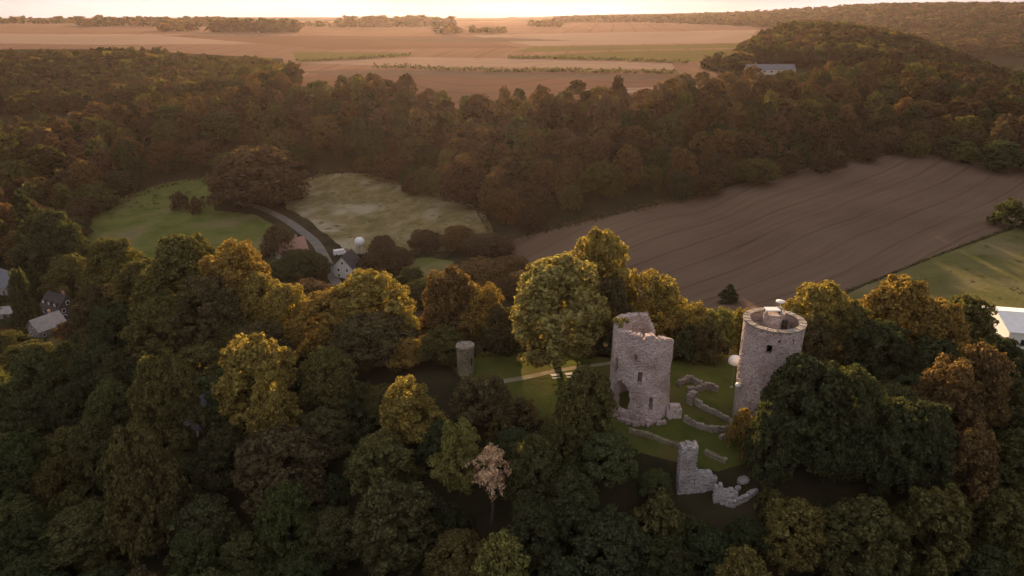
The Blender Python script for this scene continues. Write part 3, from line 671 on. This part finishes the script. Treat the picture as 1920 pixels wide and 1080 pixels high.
gb = random.Random(21); gs = []
while len(gs) < 16:
    px, py = gb.uniform(0, 175), gb.uniform(520, 660); (x, y), = hits([(px, py)])
    if abs(px - 112) < 48 and abs(py - 580) < 32 or abs(px - 92) < 40 and abs(py - 618) < 28 or px < 42 and 490 < py < 560 or any(math.hypot(x - a, y - b) < 5 for a, b, _ in gs): continue
    gs.append((x, y, px))
for i, (x, y, px) in enumerate(sorted(gs, key=lambda t: t[2])):  # bushes added to hide a sunlit patch of bare ground
    c_ = gb.choice([OLIVE, DARK, BROWN]); tree('bush', 'shrub', x, y, gb.uniform(2.5, 5), gb.uniform(5, 8.5), vary(c_), f'garden bush among the village houses, {ORD(i + 1)} from the left edge', 'bush', 'garden bushes in the village')
def tufts(name, pix, n, hr, wr, cols, label):
    P = hits([(gb.uniform(min(p[0] for p in pix), max(p[0] for p in pix)), gb.uniform(min(p[1] for p in pix), max(p[1] for p in pix))) for _ in range(n)])
    ring = hits(pix); P = [p for p in P if inside(p[0], p[1], ring)]
    mass(name, [(x, y, tz(x, y), gb.uniform(*hr), gb.uniform(*wr)) for x, y in P], TUFT, cols, label)
TUFT = [crown_quads(800 + s, 46, 3.0, lobes=6, sub=3, zb=.2) for s in range(3)]
tufts('rough_grass', [(135,420),(250,370),(395,335),(398,372),(330,388),(240,398),(160,430)], 260, (.5, 1.7), (1.2, 3.8), [OLIVE, LIME, BROWN], 'rough tussocks and scrub on the upper left pasture')
tufts('rough_grass', [(545,352),(620,330),(700,332),(860,378),(915,410),(905,450),(780,470),(650,465),(580,405)], 260, (.3, .9), (1.5, 4.5), [LIME, (.2,.17,.09), (.26,.22,.14)], 'dry grass tussocks scattered over the valley meadow')
tufts('rough_grass', [(1640,535),(1900,432),(1990,430),(1990,560),(1850,560),(1700,560)], 150, (.2, .6), (1, 2.6), [LIME, (.15,.14,.06), (.2,.17,.09)], 'grass tussocks on the right pasture')
# hedges and verges
def hedge(pix, h, wd, label, col, size=.8, dens=7):
    P = hits(pix); Q = []; T = []
    for (a, b) in zip(P, P[1:]):
        L = math.hypot(b[0]-a[0], b[1]-a[1]); n = int(L * dens)
        t = rng.random(n); x = a[0] + (b[0]-a[0]) * t; y = a[1] + (b[1]-a[1]) * t; z_ = terr(x, y)
        lump = .65 + .35 * np.sin(t * L * .9) * np.sin(t * L * .37 + 1)
        th = rng.random(n) * math.pi; D = np.column_stack([np.cos(th) * wd / 2, np.sin(th) * h * lump, np.zeros(n)])
        d = ((b[0]-a[0]) / L, (b[1]-a[1]) / L)
        C = np.column_stack([x - d[1] * D[:, 0], y + d[0] * D[:, 0], z_ + D[:, 1] * (.4 + .6 * rng.random(n))])
        nm = rng.normal(size=(n, 3)); nm /= np.linalg.norm(nm, axis=1)[:, None]; tg = np.cross(nm, rng.normal(size=(n, 3))); tg /= np.linalg.norm(tg, axis=1)[:, None]; bt = np.cross(nm, tg)
        s = size * rng.uniform(.6, 1.3, n)[:, None]; Q.append(np.stack([C - tg*s*.6, C - bt*s*.5, C + tg*s*.6, C + bt*s*.5], 1)); T.append(np.tile(np.array(col), (n, 1)))
    link('hedge', quads_mesh('hedge', np.concatenate(Q), LEAFA, np.concatenate(T)), label=label, cat='hedge', group='hedges in the fields')
hedge([(556,116),(620,113),(690,110),(770,105)], 4.6, 5, 'dark hedge line on the left of the plateau fields', DARK, 1.8, 4)
hedge([(955,109),(1030,110),(1100,112),(1200,115),(1290,118)], 4.0, 5, 'dark hedge line under the right olive field strip', DARK, 1.8, 4)
hedge([(700,127),(800,130),(900,132),(1000,134),(1100,136),(1200,138),(1268,138)], 4.6, 5, 'longest dark hedge line across the plateau centre', DARK, 1.8, 4)
hedge([(1470,588),(1560,555),(1620,533),(1690,505),(1760,478),(1830,452),(1900,425)], .9, 1.6, 'low straggling hedge along the lower edge of the ploughed field', OLIVE, .45, 4)
hedge([(128,430),(165,405),(200,390),(250,368),(300,350),(350,338),(398,330)], 3.2, 6, 'ragged brown scrub along the upper edge of the left pasture', BROWN, .9, 7)
hedge([(548,348),(600,326),(680,324),(760,345),(850,368),(905,395),(930,440)], 3.0, 6, 'ragged brown scrub between the meadow and the valley wood', BROWN, .9, 7)
hedge([(650,480),(720,480),(780,482),(850,476),(900,468),(935,450)], 2.2, 4, 'low scrub along the lower edge of the meadow', OLIVE, .7, 6)
hedge([(940,455),(1090,418),(1200,392),(1300,368),(1480,321),(1640,288),(1690,284)], 2.4, 5, 'weedy scrub margin between ploughed field and valley wood', BROWN, .9, 5)
hedge([(1210,566),(1270,580),(1330,588),(1400,590)], 1.6, 2, 'dark hedge at the near end of the ploughed field', DARK, .6, 9)
hedge([(895,672),(925,664),(950,656),(978,648)], 1.3, 1.4, 'sun rimmed hedge right of the stone turret', LIME, .35, 26)  # whole hedge in pale lime, standing in for its lit rim

# ------------------------------------------------------------------ ruins
def shell(name, mat, parent, radius, thick, H, present, nth=120, nz=64, jit=.07, seed=3):
    """hollow round masonry wall; cells that are not 'present' are real openings or breaks"""
    g2 = np.random.default_rng(seed); vid = {}; V = []; F = []
    jr = g2.normal(0, jit, (nth, nz + 1, 2)); jz = g2.normal(0, jit * .5, (nth, nz + 1)); jt = g2.normal(0, jit * .02, (nth, nz + 1))
    pres = np.array([[present((i + .5) / nth * 360, (j + .5) / nz * H) for j in range(nz)] for i in range(nth)])
    def vert(i, j, s):
        i %= nth; k = (i, j, s)
        if k not in vid:
            z = j / nz * H; r = radius(z) + jr[i, j, 0] if s == 0 else radius(z) - thick + jr[i, j, 1]
            th = i / nth * 2 * math.pi + jt[i, j]; vid[k] = len(V); V.append((r * math.cos(th), r * math.sin(th), z + (jz[i, j] if 0 < j else 0)))
        return vid[k]
    for i in range(nth):
        for j in range(nz):
            if not pres[i, j]: continue
            a = [(i, j), (i + 1, j), (i + 1, j + 1), (i, j + 1)]
            F.append([vert(*p, 0) for p in a]); F.append([vert(*p, 1) for p in reversed(a)])
            for (di, dj, e) in ((-1, 0, (3, 0)), (1, 0, (1, 2)), (0, -1, (0, 1)), (0, 1, (2, 3))):
                jj = j + dj
                if jj < 0 or jj >= nz or not pres[(i + di) % nth, jj]:
                    p, q = a[e[0]], a[e[1]]; F.append([vert(*q, 0), vert(*p, 0), vert(*p, 1), vert(*q, 1)])
    return link(name, mesh(name, V, F, mat), parent)
ang = lambda a, b: (a - b + 180) % 360 - 180
# broken tower (theta 0 = right, 270 = towards the photographer)
TLX, TLY = at(1208, 606, 114.6)[0], 114.6
TL_H = 18.0
tl = empty('broken_round_tower', (TLX, TLY, -.6), label='broken hollow round tower of pinkish stone, its right side torn away', cat='tower')
slits = [(258, 9.2, 4.5, 1.25), (283, 3.9, 4.2, 1.3), (249, 13.2, 3.0, .5), (206, 10.4, 3.2, 1.6)]
wob1 = [random.uniform(-1, 1) for _ in range(400)]
def pres_left(th, z):
    jag = wob1[int(th / 3) % 120] * .35
    top = 17.6 + .15 * math.sin(R(th * 3)) + jag * .45
    a = ang(th, 270)                                   # + to the right
    if 10 < a <= 60: top = 17.2 - (a - 10) * .022 + jag * .6
    if 60 < a <= 92: top = 16.1 - (a - 60) ** 1.5 * .022 + jag
    if 92 < a < 100: top = 12 + jag
    if -13 < a < -9: top -= .9
    end = np.interp(z, [0, 2, 5, 8.5, 10.5, 12.5, 14, 15, 16.5], [96, 88, 74, 60, 62, 80, 84, 72, 50]) + wob1[int(z * 4) + 130] * 3.0
    if z > 1.2 and end < a < np.interp(z, [8, 14, 17.6], [136, 145, 164]) + wob1[int(z * 4) + 220] * 2: return False
    if z > top: return False
    for (t0, z0, dt, dz) in slits:
        if abs(ang(th, t0)) < dt and z0 - dz < z < z0 + dz: return False
    e = (ang(th, 222) / 20) ** 2 + ((z - 4.2) / 3.6) ** 2   # breached doorway low on the left
    if e < 1 + wob1[int(th / 3) % 120 + 60] * .12 and z > 1.4: return False
    return True
shell('wall', M_STONE_P, tl, lambda z: 5.75 + .35 * max(0, 1 - z / 3) - .012 * z, 1.35, TL_H, pres_left, 132, 72, .04, 5)
m = MB()
for i in range(60):                                    # fallen masonry at its foot
    a = R(random.uniform(215, 385)); r = random.uniform(5.6, 7.2); s = random.uniform(.15, .5)
    m.box(r*math.cos(a)-s, r*math.cos(a)+s, r*math.sin(a)-s*.8, r*math.sin(a)+s*.8, 0, .5 + random.uniform(.1, .9) * s)
m.build('rubble', M_STONE_P, tl, kind='stuff')
m = MB(); m.box(4.6, 7.4, -4.6, -2.9, 0, 2.0).box(5.2, 7.1, -4.4, -3.1, 2.0, 2.7); m.build('wall_stump', M_STONE_P, tl)
q = crown_quads(91, 900, .22, Rr=1.5, zb=16.6, zt=18.9, lobes=8); q[..., 0] += -4.4; q[..., 1] += .2
iv = link('ivy', quads_mesh('ivy', q, LEAF), tl); iv.color = (*LIME, 1)

# intact tower
TRX, TRY = at(1452, 603, 112.0)[0], 112.0
tr = empty('intact_round_tower', (TRX, TRY, -3.4), label='intact round tower of pinkish stone with a viewing platform and stair hut', cat='tower')
TR_H = 22.2
holes = [(246, 18.9, 5.5, .75), (318, 19.0, 3.0, .4), (330, 17.2, 3.5, .4), (290, 20.4, 1.6, .3), (262, 20.6, 1.6, .3), (300, 17.6, 1.6, .25)]
def pres_right(th, z):
    if z > TR_H - .25 and wob1[int(th / 3) % 120] > .55: return False
    for (t0, z0, dt, dz) in holes:
        if abs(ang(th, t0)) < dt and z0 - dz < z < z0 + dz: return False
    return True
shell('wall', M_STONE_P, tr, lambda z: 5.25 - .3 * (1 - z / TR_H), .95, TR_H, pres_right, 132, 80, .03, 9)
MB().lathe([(4.1, TR_H - 2.2), (4.55, TR_H - 2.2), (4.55, TR_H - 1.9), (4.1, TR_H - 1.9)], 48).build('platform', M_STONE_W, tr)
pr = MB(); n = 64
for k in range(n):
    a0, a1 = 2*math.pi*k/n, 2*math.pi*(k+.94)/n; zj = random.uniform(0, .1)
    pts = [(4.22*math.cos(a0), 4.22*math.sin(a0)), (5.42*math.cos(a0), 5.42*math.sin(a0)), (5.42*math.cos(a1), 5.42*math.sin(a1)), (4.22*math.cos(a1), 4.22*math.sin(a1))]
    pr.prism(pts, TR_H - .02, TR_H + .22 + zj)
pr.build('parapet_coping', M_STONE_W, tr)
hut = MB().prism([(1.9*math.cos(t)+.3, 1.6*math.sin(t)+1.2) for t in np.linspace(0, 2*math.pi, 13)[:-1]], TR_H - 1.9, TR_H + 1.1).build('stair_hut', M_STONE_P, tr)
MB().box(1.35, 2.15, -.75, -.15, TR_H - 1.85, TR_H + .25).build('door', M_TIMBER, hut)
rf = MB(); rf.box(-1.55, 1.0, .3, 1.9, TR_H + 1.75, TR_H + 1.95)
rf.build('roof_slab', M_WHITE, hut)
pm = MB()
for x, y in ((-1.4, .4), (.85, .4), (-1.4, 1.8), (.85, 1.8)): pm.box(x-.07, x+.07, y-.07, y+.07, TR_H + 1.1, TR_H + 1.748)
pm.build('roof_post', M_TIMBER, hut)
pk = MB().tube([(1.2, 1.6, TR_H + 1.05), (1.2, 1.6, TR_H + 3.1)], [.09, .09], 8).box(.8, 1.6, 1.25, 1.95, TR_H + 1.1, TR_H + 2.0)
pk.build('mast', M_METAL, hut)
MB().lathe([(.80, TR_H + 3.1), (.78, TR_H + 3.22), (.35, TR_H + 3.36), (.05, TR_H + 3.4)], 20, 1.2, 1.6).build('mast_cap', M_WHITE, hut)

# mossy turret on the left of the lawn
TX, TY = at(872, 640, 128)[0], 128
tu = empty('stone_turret', (TX, TY, tz(TX, TY) - .5), label='small mossy polygonal stone turret with flat cap left of the lawn', cat='turret')
hx = [(1.85*math.cos(t), 1.85*math.sin(t)) for t in np.linspace(.3, .3 + 2*math.pi, 9)[:-1]]
MB().prism(hx, 0, 6.2).build('wall', M_STONE_M, tu)
MB().prism([(x*1.1, y*1.1) for x, y in hx], 6.2, 6.65).build('cap', M_STONE_W, tu)
MB().box(1.2, 1.5, -1.55, -1.4, 2.5, 4.2).build('window', M_TIMBER, tu)

def ruin_wall(name, pts, thick, hs, label, mat=M_STONE_W, seed=1, base=.5, rough=.12, group='low ruined walls', world=False):
    """wall along a surveyed line; hs: heights at its corners above the ground"""
    P = pts if world else hits(pts); gr = random.Random(seed); sm = []
    for i in range(len(P) - 1):
        L = math.hypot(P[i+1][0]-P[i][0], P[i+1][1]-P[i][1]); n = max(1, int(L / .55))
        sm += [((P[i][0] + (P[i+1][0]-P[i][0])*k/n, P[i][1] + (P[i+1][1]-P[i][1])*k/n), hs[i] + (hs[i+1]-hs[i])*k/n) for k in range(n)]
    sm.append((P[-1], hs[-1])); ox, oy = P[0]; oz = tz(ox, oy); V = []; F = []
    for i in range(len(sm) - 1):
        (x, y), h = sm[i]; (x2, y2), h2 = sm[i+1]; d = Vector((x2-x, y2-y)); L = d.length; d.normalize(); zg = tz(x, y) - oz
        zc = -base; hh = (h + h2) / 2 + gr.uniform(-rough, rough) * min(1, h)
        while zc < hh:
            ch = gr.uniform(.24, .4); sh = gr.uniform(-.12, .12)
            for sd in (-1, 1):
                o0, o1 = (0.01, thick/2 + gr.uniform(-.08, .06)) if sd > 0 else (-thick/2 + gr.uniform(-.06, .08), -.01); bb = len(V); g_ = .012
                top = min(zc + ch, max(hh, zc + .15)) + gr.uniform(-.04, .04)
                for zz in (zc, top - g_):
                    for (l, o_) in ((sh - .06, o0), (L + sh - g_, o0), (L + sh - g_, o1), (sh - .06, o1)): V.append((x - ox + d.x*l - d.y*o_, y - oy + d.y*l + d.x*o_, zg + zz))
                F += [tuple(bb + k_ for k_ in q_) for q_ in ((0,3,2,1),(4,5,6,7),(0,1,5,4),(1,2,6,5),(2,3,7,6),(3,0,4,7))]
            zc += ch
    o = link(name, mesh(name, V, F, mat), label=label, cat='wall', group=group); o.location = (ox, oy, oz); return o
ruin_wall('ruined_wall', [(1296,752),(1320,768),(1345,780),(1366,791),(1374,799),(1364,808),(1342,810),(1318,806),(1300,799),(1282,790)], .58, [1.2,1.0,.9,.9,1.0,1.0,1.2,1.2,1.1,1.3], 'low U shaped foundation wall between the two towers', seed=2)
ruin_wall('ruined_wall', [(1292,757),(1302,748)], 1.3, [2.0, 1.8], 'short thick wall stub at the open end of the U shaped wall', seed=3)
ruin_wall('ruined_wall', [(1272,722),(1285,716),(1292,713),(1305,719),(1316,721)], .8, [1.0,1.0,1.2,1.0,.8], 'angled wall fragment nearest the broken tower in the courtyard', seed=4)
ruin_wall('ruined_wall', [(1290,734),(1308,733),(1322,728),(1332,728),(1346,732)], .8, [.8,1.0,1.0,1.2,.9], 'wall fragment in the middle of the courtyard lawn', seed=5)
ruin_wall('ruined_wall', [(1350,822),(1366,818),(1384,812)], .8, [.5,.6,.8], 'short stone edge below the intact tower', seed=6)
ruin_wall('ruined_wall', [(1180,806),(1230,822),(1275,838)], .7, [.4,.4,.4], 'thin grassy wall line below the broken tower', M_STONE_M, seed=7)
ruin_wall('ruined_wall', [(1322,850),(1340,858),(1362,866)], .9, [.8,.6,.5], 'overgrown wall piece behind the grey pillar ruin', M_STONE_M, seed=8)
# grey pillar ruin
PX, PY = at(1286, 905, 97)[0], 97.0
pz = tz(PX, PY) - .6
pr_ = empty('pillar_ruin', (PX, PY, pz), label='tall pale grey wall pillar stepping down to the right below the towers', cat='ruin')
def rough_block(x0, x1, y0, y1, top, gr, z0=0):
    """coursed rubble: every stone a block, edges broken along the top line"""
    V = []; F = []; zc = z0
    while zc < max(top):
        ch = gr.uniform(.28, .5); x = x0 + gr.uniform(-.08, .08)
        while x < x1 - .1:
            w_ = min(gr.uniform(.4, 1.1), x1 - x + gr.uniform(-.05, .08)); tp = np.interp((x + w_/2 - x0) / (x1 - x0), np.linspace(0, 1, len(top)), top) + gr.uniform(-.3, .25)
            if zc + ch * .5 < tp:
                ym = (y0 + y1) / 2
                for a, b in ((y0 + gr.uniform(-.07, .07), ym - .01), (ym + .01, y1 + gr.uniform(-.07, .07))):
                    bb = len(V); V += [(x, a, zc), (x+w_-.025, a, zc), (x+w_-.025, b, zc), (x, b, zc)] + [(X_ + gr.uniform(-.03, .03), Y_ + gr.uniform(-.03, .03), zc+ch-.02) for X_, Y_ in ((x, a), (x+w_-.025, a), (x+w_-.025, b), (x, b))]
                    F += [tuple(bb + k_ for k_ in q_) for q_ in ((0,3,2,1),(4,5,6,7),(0,1,5,4),(1,2,6,5),(2,3,7,6),(3,0,4,7))]
            x += w_
        zc += ch
    return V, F
gr = random.Random(4); PT = at(1286, 832, 97)[2] - pz
link('pillar', mesh('pillar', *rough_block(-1.5, 1.2, -.9, 1.1, [PT-.5, PT, PT+.1, PT-.25], gr), M_STONE_G), pr_, kind='stuff')
MB().box(-1.75, -1.1, -1.1, -.9, PT-1.2, PT-.9).build('ledge', M_STONE_G, pr_)
link('wall', mesh('wall', *rough_block(1.25, 5.0, -.9, .1, [PT-4.6, PT-4.9, PT-5.1, PT-6.3, PT-6.6], gr, -3), M_STONE_G), pr_, kind='stuff')
link('wall', mesh('wall', *rough_block(4.2, 8.2, -2.8, -2.0, [PT-7.6, PT-6.0, PT-7.9, PT-7.2, PT-7.9, PT-8.0], gr, -6), M_STONE_G), pr_, kind='stuff')
ruin_wall('ruined_wall', [(1352,940),(1374,946),(1396,934),(1420,920)], .7, [.9,.8,.7,.6], 'low angled wall right of the grey pillar ruin', M_STONE_G, seed=9)
def boulder(px, py, s, label):
    (x, y), = hits([(px, py)]); gq = random.Random(px); V = []; F = []
    m = MB().lathe([(s*.95, -.3), (s*1.0, .1*s), (s*.92, .26*s), (s*.55, .36*s)], 9); V = [(a*1.5*gq.uniform(.85, 1.1), b*gq.uniform(.85, 1.1), c*gq.uniform(.8, 1.2)) for a, b, c in m.v]
    o = link('fallen_stone_block', mesh('fallen_stone_block', V, m.f, M_STONE_G), label=label, cat='stone', group='stones in the lower ruin'); o.location = (x, y, tz(x, y)); o.rotation_euler.z = gq.random()
boulder(1394, 900, .9, 'flat pale stone block right of the pillar ruin, the upper one')
boulder(1384, 914, .5, 'small pale stone block below the larger one in the lower ruin')

# ------------------------------------------------------------------ white canopies, picnic tables
def parasol(px, py, Y, r, label, drop):
    X, _, Z = at(px, py, Y); zg = tz(X, Y); t = empty('parasol', (X, Y, zg), label=label, cat='parasol', group='white parasols by the intact tower')
    h = max(Z - zg, 1.9) if drop else Z - zg
    n = 16; prof = [(r*.96, h - .75*r), (r, h - .4*r), (r*.9, h - .05*r), (r*.65, h + .25*r), (r*.3, h + .42*r), (.04, h + .48*r)]
    MB().lathe(prof, n).build('canopy', M_WHITE, t); MB().tube([(0, 0, 0), (0, 0, h - .7*r)], [.05, .05], 8).build('pole', M_METAL, t)
    MB().lathe([(.35, 0), (.35, .1), (.1, .14)], 12).build('base', M_METAL, t)
parasol(1379, 672, 122, 1.35, 'large white round parasol left of the intact tower', True)
parasol(1384, 720, 110.5, .5, 'small white parasol low beside the intact tower wall', True)
def picnic(px, py, label):
    (x, y), = hits([(px, py)]); t = empty('picnic_table', (x, y, tz(x, y) + .05), .2, label=label, cat='picnic table', group='picnic tables on the lawn')
    for k in range(4): MB().box(-.9, .9, -.4 + k*.2, -.22 + k*.2, .72, .77).build('plank', M_CREAM, t)
    for s in (-1, 1):
        MB().box(-.9, .9, s*.8 - .14, s*.8 + .14, .42, .47).build('bench', M_CREAM, t)
        MB().box(s*.65 - .05, s*.65 + .05, -.85, .85, .36, .42).box(s*.65 - .05, s*.65 + .05, -.06, .06, 0, .72).build('leg', M_CREAM, t)
picnic(1041, 709, 'pale picnic table on the lawn left of the willowy tree trunk'); picnic(1068, 707, 'pale picnic table on the lawn right of the willowy tree trunk')

# ------------------------------------------------------------------ buildings
def house(name, px, py, Zbase, L, Wd, eave, ridge, rot, wallm, roofm, label, windows=(), door=None, chimney=True, dormers=0, Y=None, win=(.9, 1.2), cat='house', group=None):
    """ridge along local x; windows: (face, u, z) with face in 'f','b' (long sides, -y,+y) or 'l','r' (gables)"""
    if Y is None: (X, Y), = hits([(px, py)])
    else: X = at(px, py, Y)[0]
    z = tz(X, Y) - .3 if Zbase is None else Zbase
    t = empty(name, (X, Y, z), rot, label=label, cat=cat, group=group); hl, hw = L/2, Wd/2
    m = MB(); m.prism([(-hl, -hw), (hl, -hw), (hl, hw), (-hl, hw)], 0, eave)
    for s in (-1, 1): m.poly([(s*hl, -hw*s, eave), (s*hl, hw*s, eave), (s*hl, 0, ridge - .1)])
    wl = m.build('wall', wallm, t)
    o = .45; k = (ridge - eave) / hw; r = MB()
    for s in (-1, 1):
        a = [(-hl-o, s*(hw+o), eave - k*o), (hl+o, s*(hw+o), eave - k*o), (hl+o, 0, ridge), (-hl-o, 0, ridge)]
        b = [(x, y, zz + .2) for x, y, zz in a]; base = len(r.v); r.v += a + b
        r.f += [tuple(base + i for i in q) for q in ((0,1,2,3),(7,6,5,4),(0,4,5,1),(1,5,6,2),(2,6,7,3),(3,7,4,0))]
    rf = r.build('roof', roofm, t)
    if chimney: MB().box(hl*.4, hl*.4 + .8, .3, 1.0, ridge - 1.0, ridge + 1.1).build('chimney', M_PINKROOF, rf)
    for i in range(dormers):
        x = -hl + (i + .5) * L / dormers; zz = eave + .5; y1 = -hw + .35
        dm = MB().box(x-.75, x+.75, y1, y1 + 2.0, zz, zz + 1.5).build('dormer', wallm, rf)
        MB().box(x-.5, x+.5, y1-.06, y1-.01, zz + .35, zz + 1.3).build('window', M_WHITE, rf)
    ww, wh = win
    for face, u, zz in windows:
        if face in 'fb':
            s = -1 if face == 'f' else 1; y = s*hw
            f = MB().box(u-ww/2, u+ww/2, min(y, y+s*.08), max(y, y+s*.08), zz, zz+wh).build('window', M_WHITE, t)
            MB().box(u-ww/2+.12, u+ww/2-.12, min(y+s*.08, y+s*.1), max(y+s*.08, y+s*.1), zz+.12, zz+wh-.12).build('pane', M_GLASS, f)
        else:
            s = -1 if face == 'l' else 1; x = s*hl
            f = MB().box(min(x, x+s*.08), max(x, x+s*.08), u-ww/2, u+ww/2, zz, zz+wh).build('window', M_WHITE, t)
            MB().box(min(x+s*.08, x+s*.1), max(x+s*.08, x+s*.1), u-ww/2+.12, u+ww/2-.12, zz+.12, zz+wh-.12).build('pane', M_GLASS, f)
    if door: MB().box(door-.5, door+.5, -hw-.07, -hw-.003, .3, 2.4).build('door', M_TIMBER, t)
    return t
house('village_house', 118, 590, None, 10.5, 8, 4.8, 8.8, R(-28), M_SLATEWALL, M_DARKROOF, 'dark roofed village house with white windows at the left', [('f', -4, 3.0), ('f', -1.4, 3.0), ('f', 1.4, 3.0), ('f', 4, 3.0), ('f', -4, .7), ('f', 4, .7), ('r', -2, 3.0), ('r', 2, 3.0), ('r', 0, 5.4), ('r', -2, .7), ('r', 2, .7)], -.2, dormers=3, win=(1.25, 1.5))
house('village_house', 92, 625, None, 8.5, 6.5, 3.4, 6.6, R(62), M_GREYWALL, M_PALEROOF, 'pale roofed village house with its gable facing the photographer', [('l', -1.6, 1.0), ('l', 1.6, 1.0), ('l', 0, 3.8), ('f', -3, 1.2), ('f', 0, 1.2), ('f', 3, 1.2)], 1.5)
house('village_house', 24, 545, None, 13, 9, 4.6, 8.8, R(-30), M_GREYWALL, M_SLATE, 'village house with blue grey slate roof at the left edge', [('f', -4, 2.4), ('f', -1, 2.4), ('f', 2, 2.4), ('f', 5, 2.4)], 3.4)
house('garden_shed', 22, 592, None, 7, 5, 2.4, 4.0, R(10), M_GREYWALL, M_PALEROOF, 'low pale roofed shed at the left edge below the village houses', [('f', 1.5, .8)], -1, chimney=False, cat='shed')
house('cottage', 548, 482, None, 11, 8.5, 3.4, 8.2, R(35), M_CREAM, M_PINKROOF, 'cottage with pinkish tiled roof beside the curving lane', [('f', -3, 1.2), ('f', 0, 1.2), ('r', -1.5, 1.2), ('r', 1.5, 1.2)], 2.5)
house('gabled_house', 653, 515, None, 9, 7.5, 5.0, 9.2, R(80), M_WHITE, M_DARKROOF, 'white gabled house at the end of the curving lane', [('l', -1.7, 3.2), ('l', 1.7, 3.2), ('l', -1.7, 1.0), ('l', 1.7, 1.0), ('l', 0, 6.0)], None)
house('wood_lodge', 372, 690, None, 10, 8, 6.5, 10.5, R(55), M_CREAM, M_SLATE, 'grey gabled roof poking out of the foreground wood', [('l', -1.5, 5.0), ('l', 1.5, 5.0)], None, Y=124)
house('barn', 1442, 138, None, 40, 14, 4.0, 8, R(-4), M_CREAM, M_SLATE, 'long white walled barn with grey roof on the plateau', [('f', -18 + i*6, 1.6) for i in range(7)], None, chimney=False, win=(2.2, 1.6), cat='barn')
house('warehouse', 1960, 635, None, 26, 17, 5.0, 7.2, R(-12), M_WHITE, M_WHITE, 'white flat pitched building cut by the right edge of the photo', [('f', -9, 1.2), ('f', -3, 1.2), ('f', 3, 1.2)], -6, chimney=False, win=(2.2, 2.0), cat='building')
house('far_farmhouse', 80, 207, None, 14, 10, 6, 10, R(70), M_WHITE, M_SLATE, 'tiny bright white house in the far left valley', [('l', -2, 2), ('l', 2, 2)], None)
for i, (px, py, l, lab) in enumerate([(455, 57, 30, 'leftmost pale house of the far hamlet'), (490, 60, 34, 'broad pale house in the middle of the far hamlet'), (520, 59, 26, 'rightmost pale house of the far hamlet'), (145, 48, 40, 'pale farm building on the far left plateau'), (828, 61, 26, 'pale farmhouse below the middle far wood')]):
    house('far_farmhouse', px, py, None, l, 14, 7, 13, R(10 + 40*i), M_CREAM, M_PALEROOF, lab, [('f', -6, 2), ('f', 0, 2), ('f', 6, 2)], None, chimney=False, win=(2.5, 2.5), group='far hamlet houses')
# domed tank and van in the valley
(X, Y), = hits([(676, 476)])
tk = empty('domed_tank', (X, Y, tz(X, Y)), label='white round topped tank on legs beside the meadow', cat='tank')
MB().lathe([(.3, 3.2), (1.6, 3.7), (2.1, 5.0), (2.0, 6.1), (1.3, 7.0), (.2, 7.35)], 20).build('vessel', M_WHITE, tk, True)
for a in range(4): MB().tube([(1.5*math.cos(a*1.57+.4), 1.5*math.sin(a*1.57+.4), -.3), (1.3*math.cos(a*1.57+.4), 1.3*math.sin(a*1.57+.4), 3.9)], [.14, .14], 6).build('leg', M_METAL, tk)
(X, Y), = hits([(638, 478)])
vn = empty('delivery_van', (X, Y, tz(X, Y) + .05), R(25), label='small white van parked where the lane meets the house', cat='van')
MB().prism([(-2.6, -1), (1.5, -1), (2.6, -.9), (2.6, .9), (1.5, 1), (-2.6, 1)], .4, 1.3).prism([(-2.55, -.95), (1.1, -.9), (1.6, -.85), (1.6, .85), (1.1, .9), (-2.55, .95)], 1.302, 2.3).build('body', M_WHITE, vn)
MB().box(1.605, 1.64, -.75, .75, 1.4, 2.1).build('windscreen', M_GLASS, vn)
for x in (-1.7, 1.7):
    for s in (-1, 1): MB().tube([(x, s*.85, .38), (x, s*1.05, .38)], [.38, .38], 14).build('wheel', M_TIMBER, vn)

# ------------------------------------------------------------------ haze: one box of even air
zmin = float(Zg.min()) - 1.0; zmax = 150.0
hz = MB().box(-5400, 5400, -2700, 5800, zmin, zmax)
hm, ns, ln = new_mat('haze'); ho = N(ns, 'ShaderNodeOutputMaterial'); pv = N(ns, 'ShaderNodeVolumePrincipled')
pv.inputs['Color'].default_value = (1.0, .80, .73, 1); pv.inputs['Density'].default_value = HAZE_DENSITY; pv.inputs['Anisotropy'].default_value = HAZE_G
ln.new(pv.outputs[0], ho.inputs['Volume'])
hz.build('haze', hm, kind='stuff', label='warm evening haze filling the valley and plateau')

if __name__ == '__main__':
    bad = [c for c in CHECK if c[2] < 6 or c[2] > 26 or c[3] > 24]
    print('TREES', len(CHECK), 'ridge', len(RIDGET), 'solo', len(solo), 'wood', len(WOODT), 'valley', len(VT), 'odd', bad)
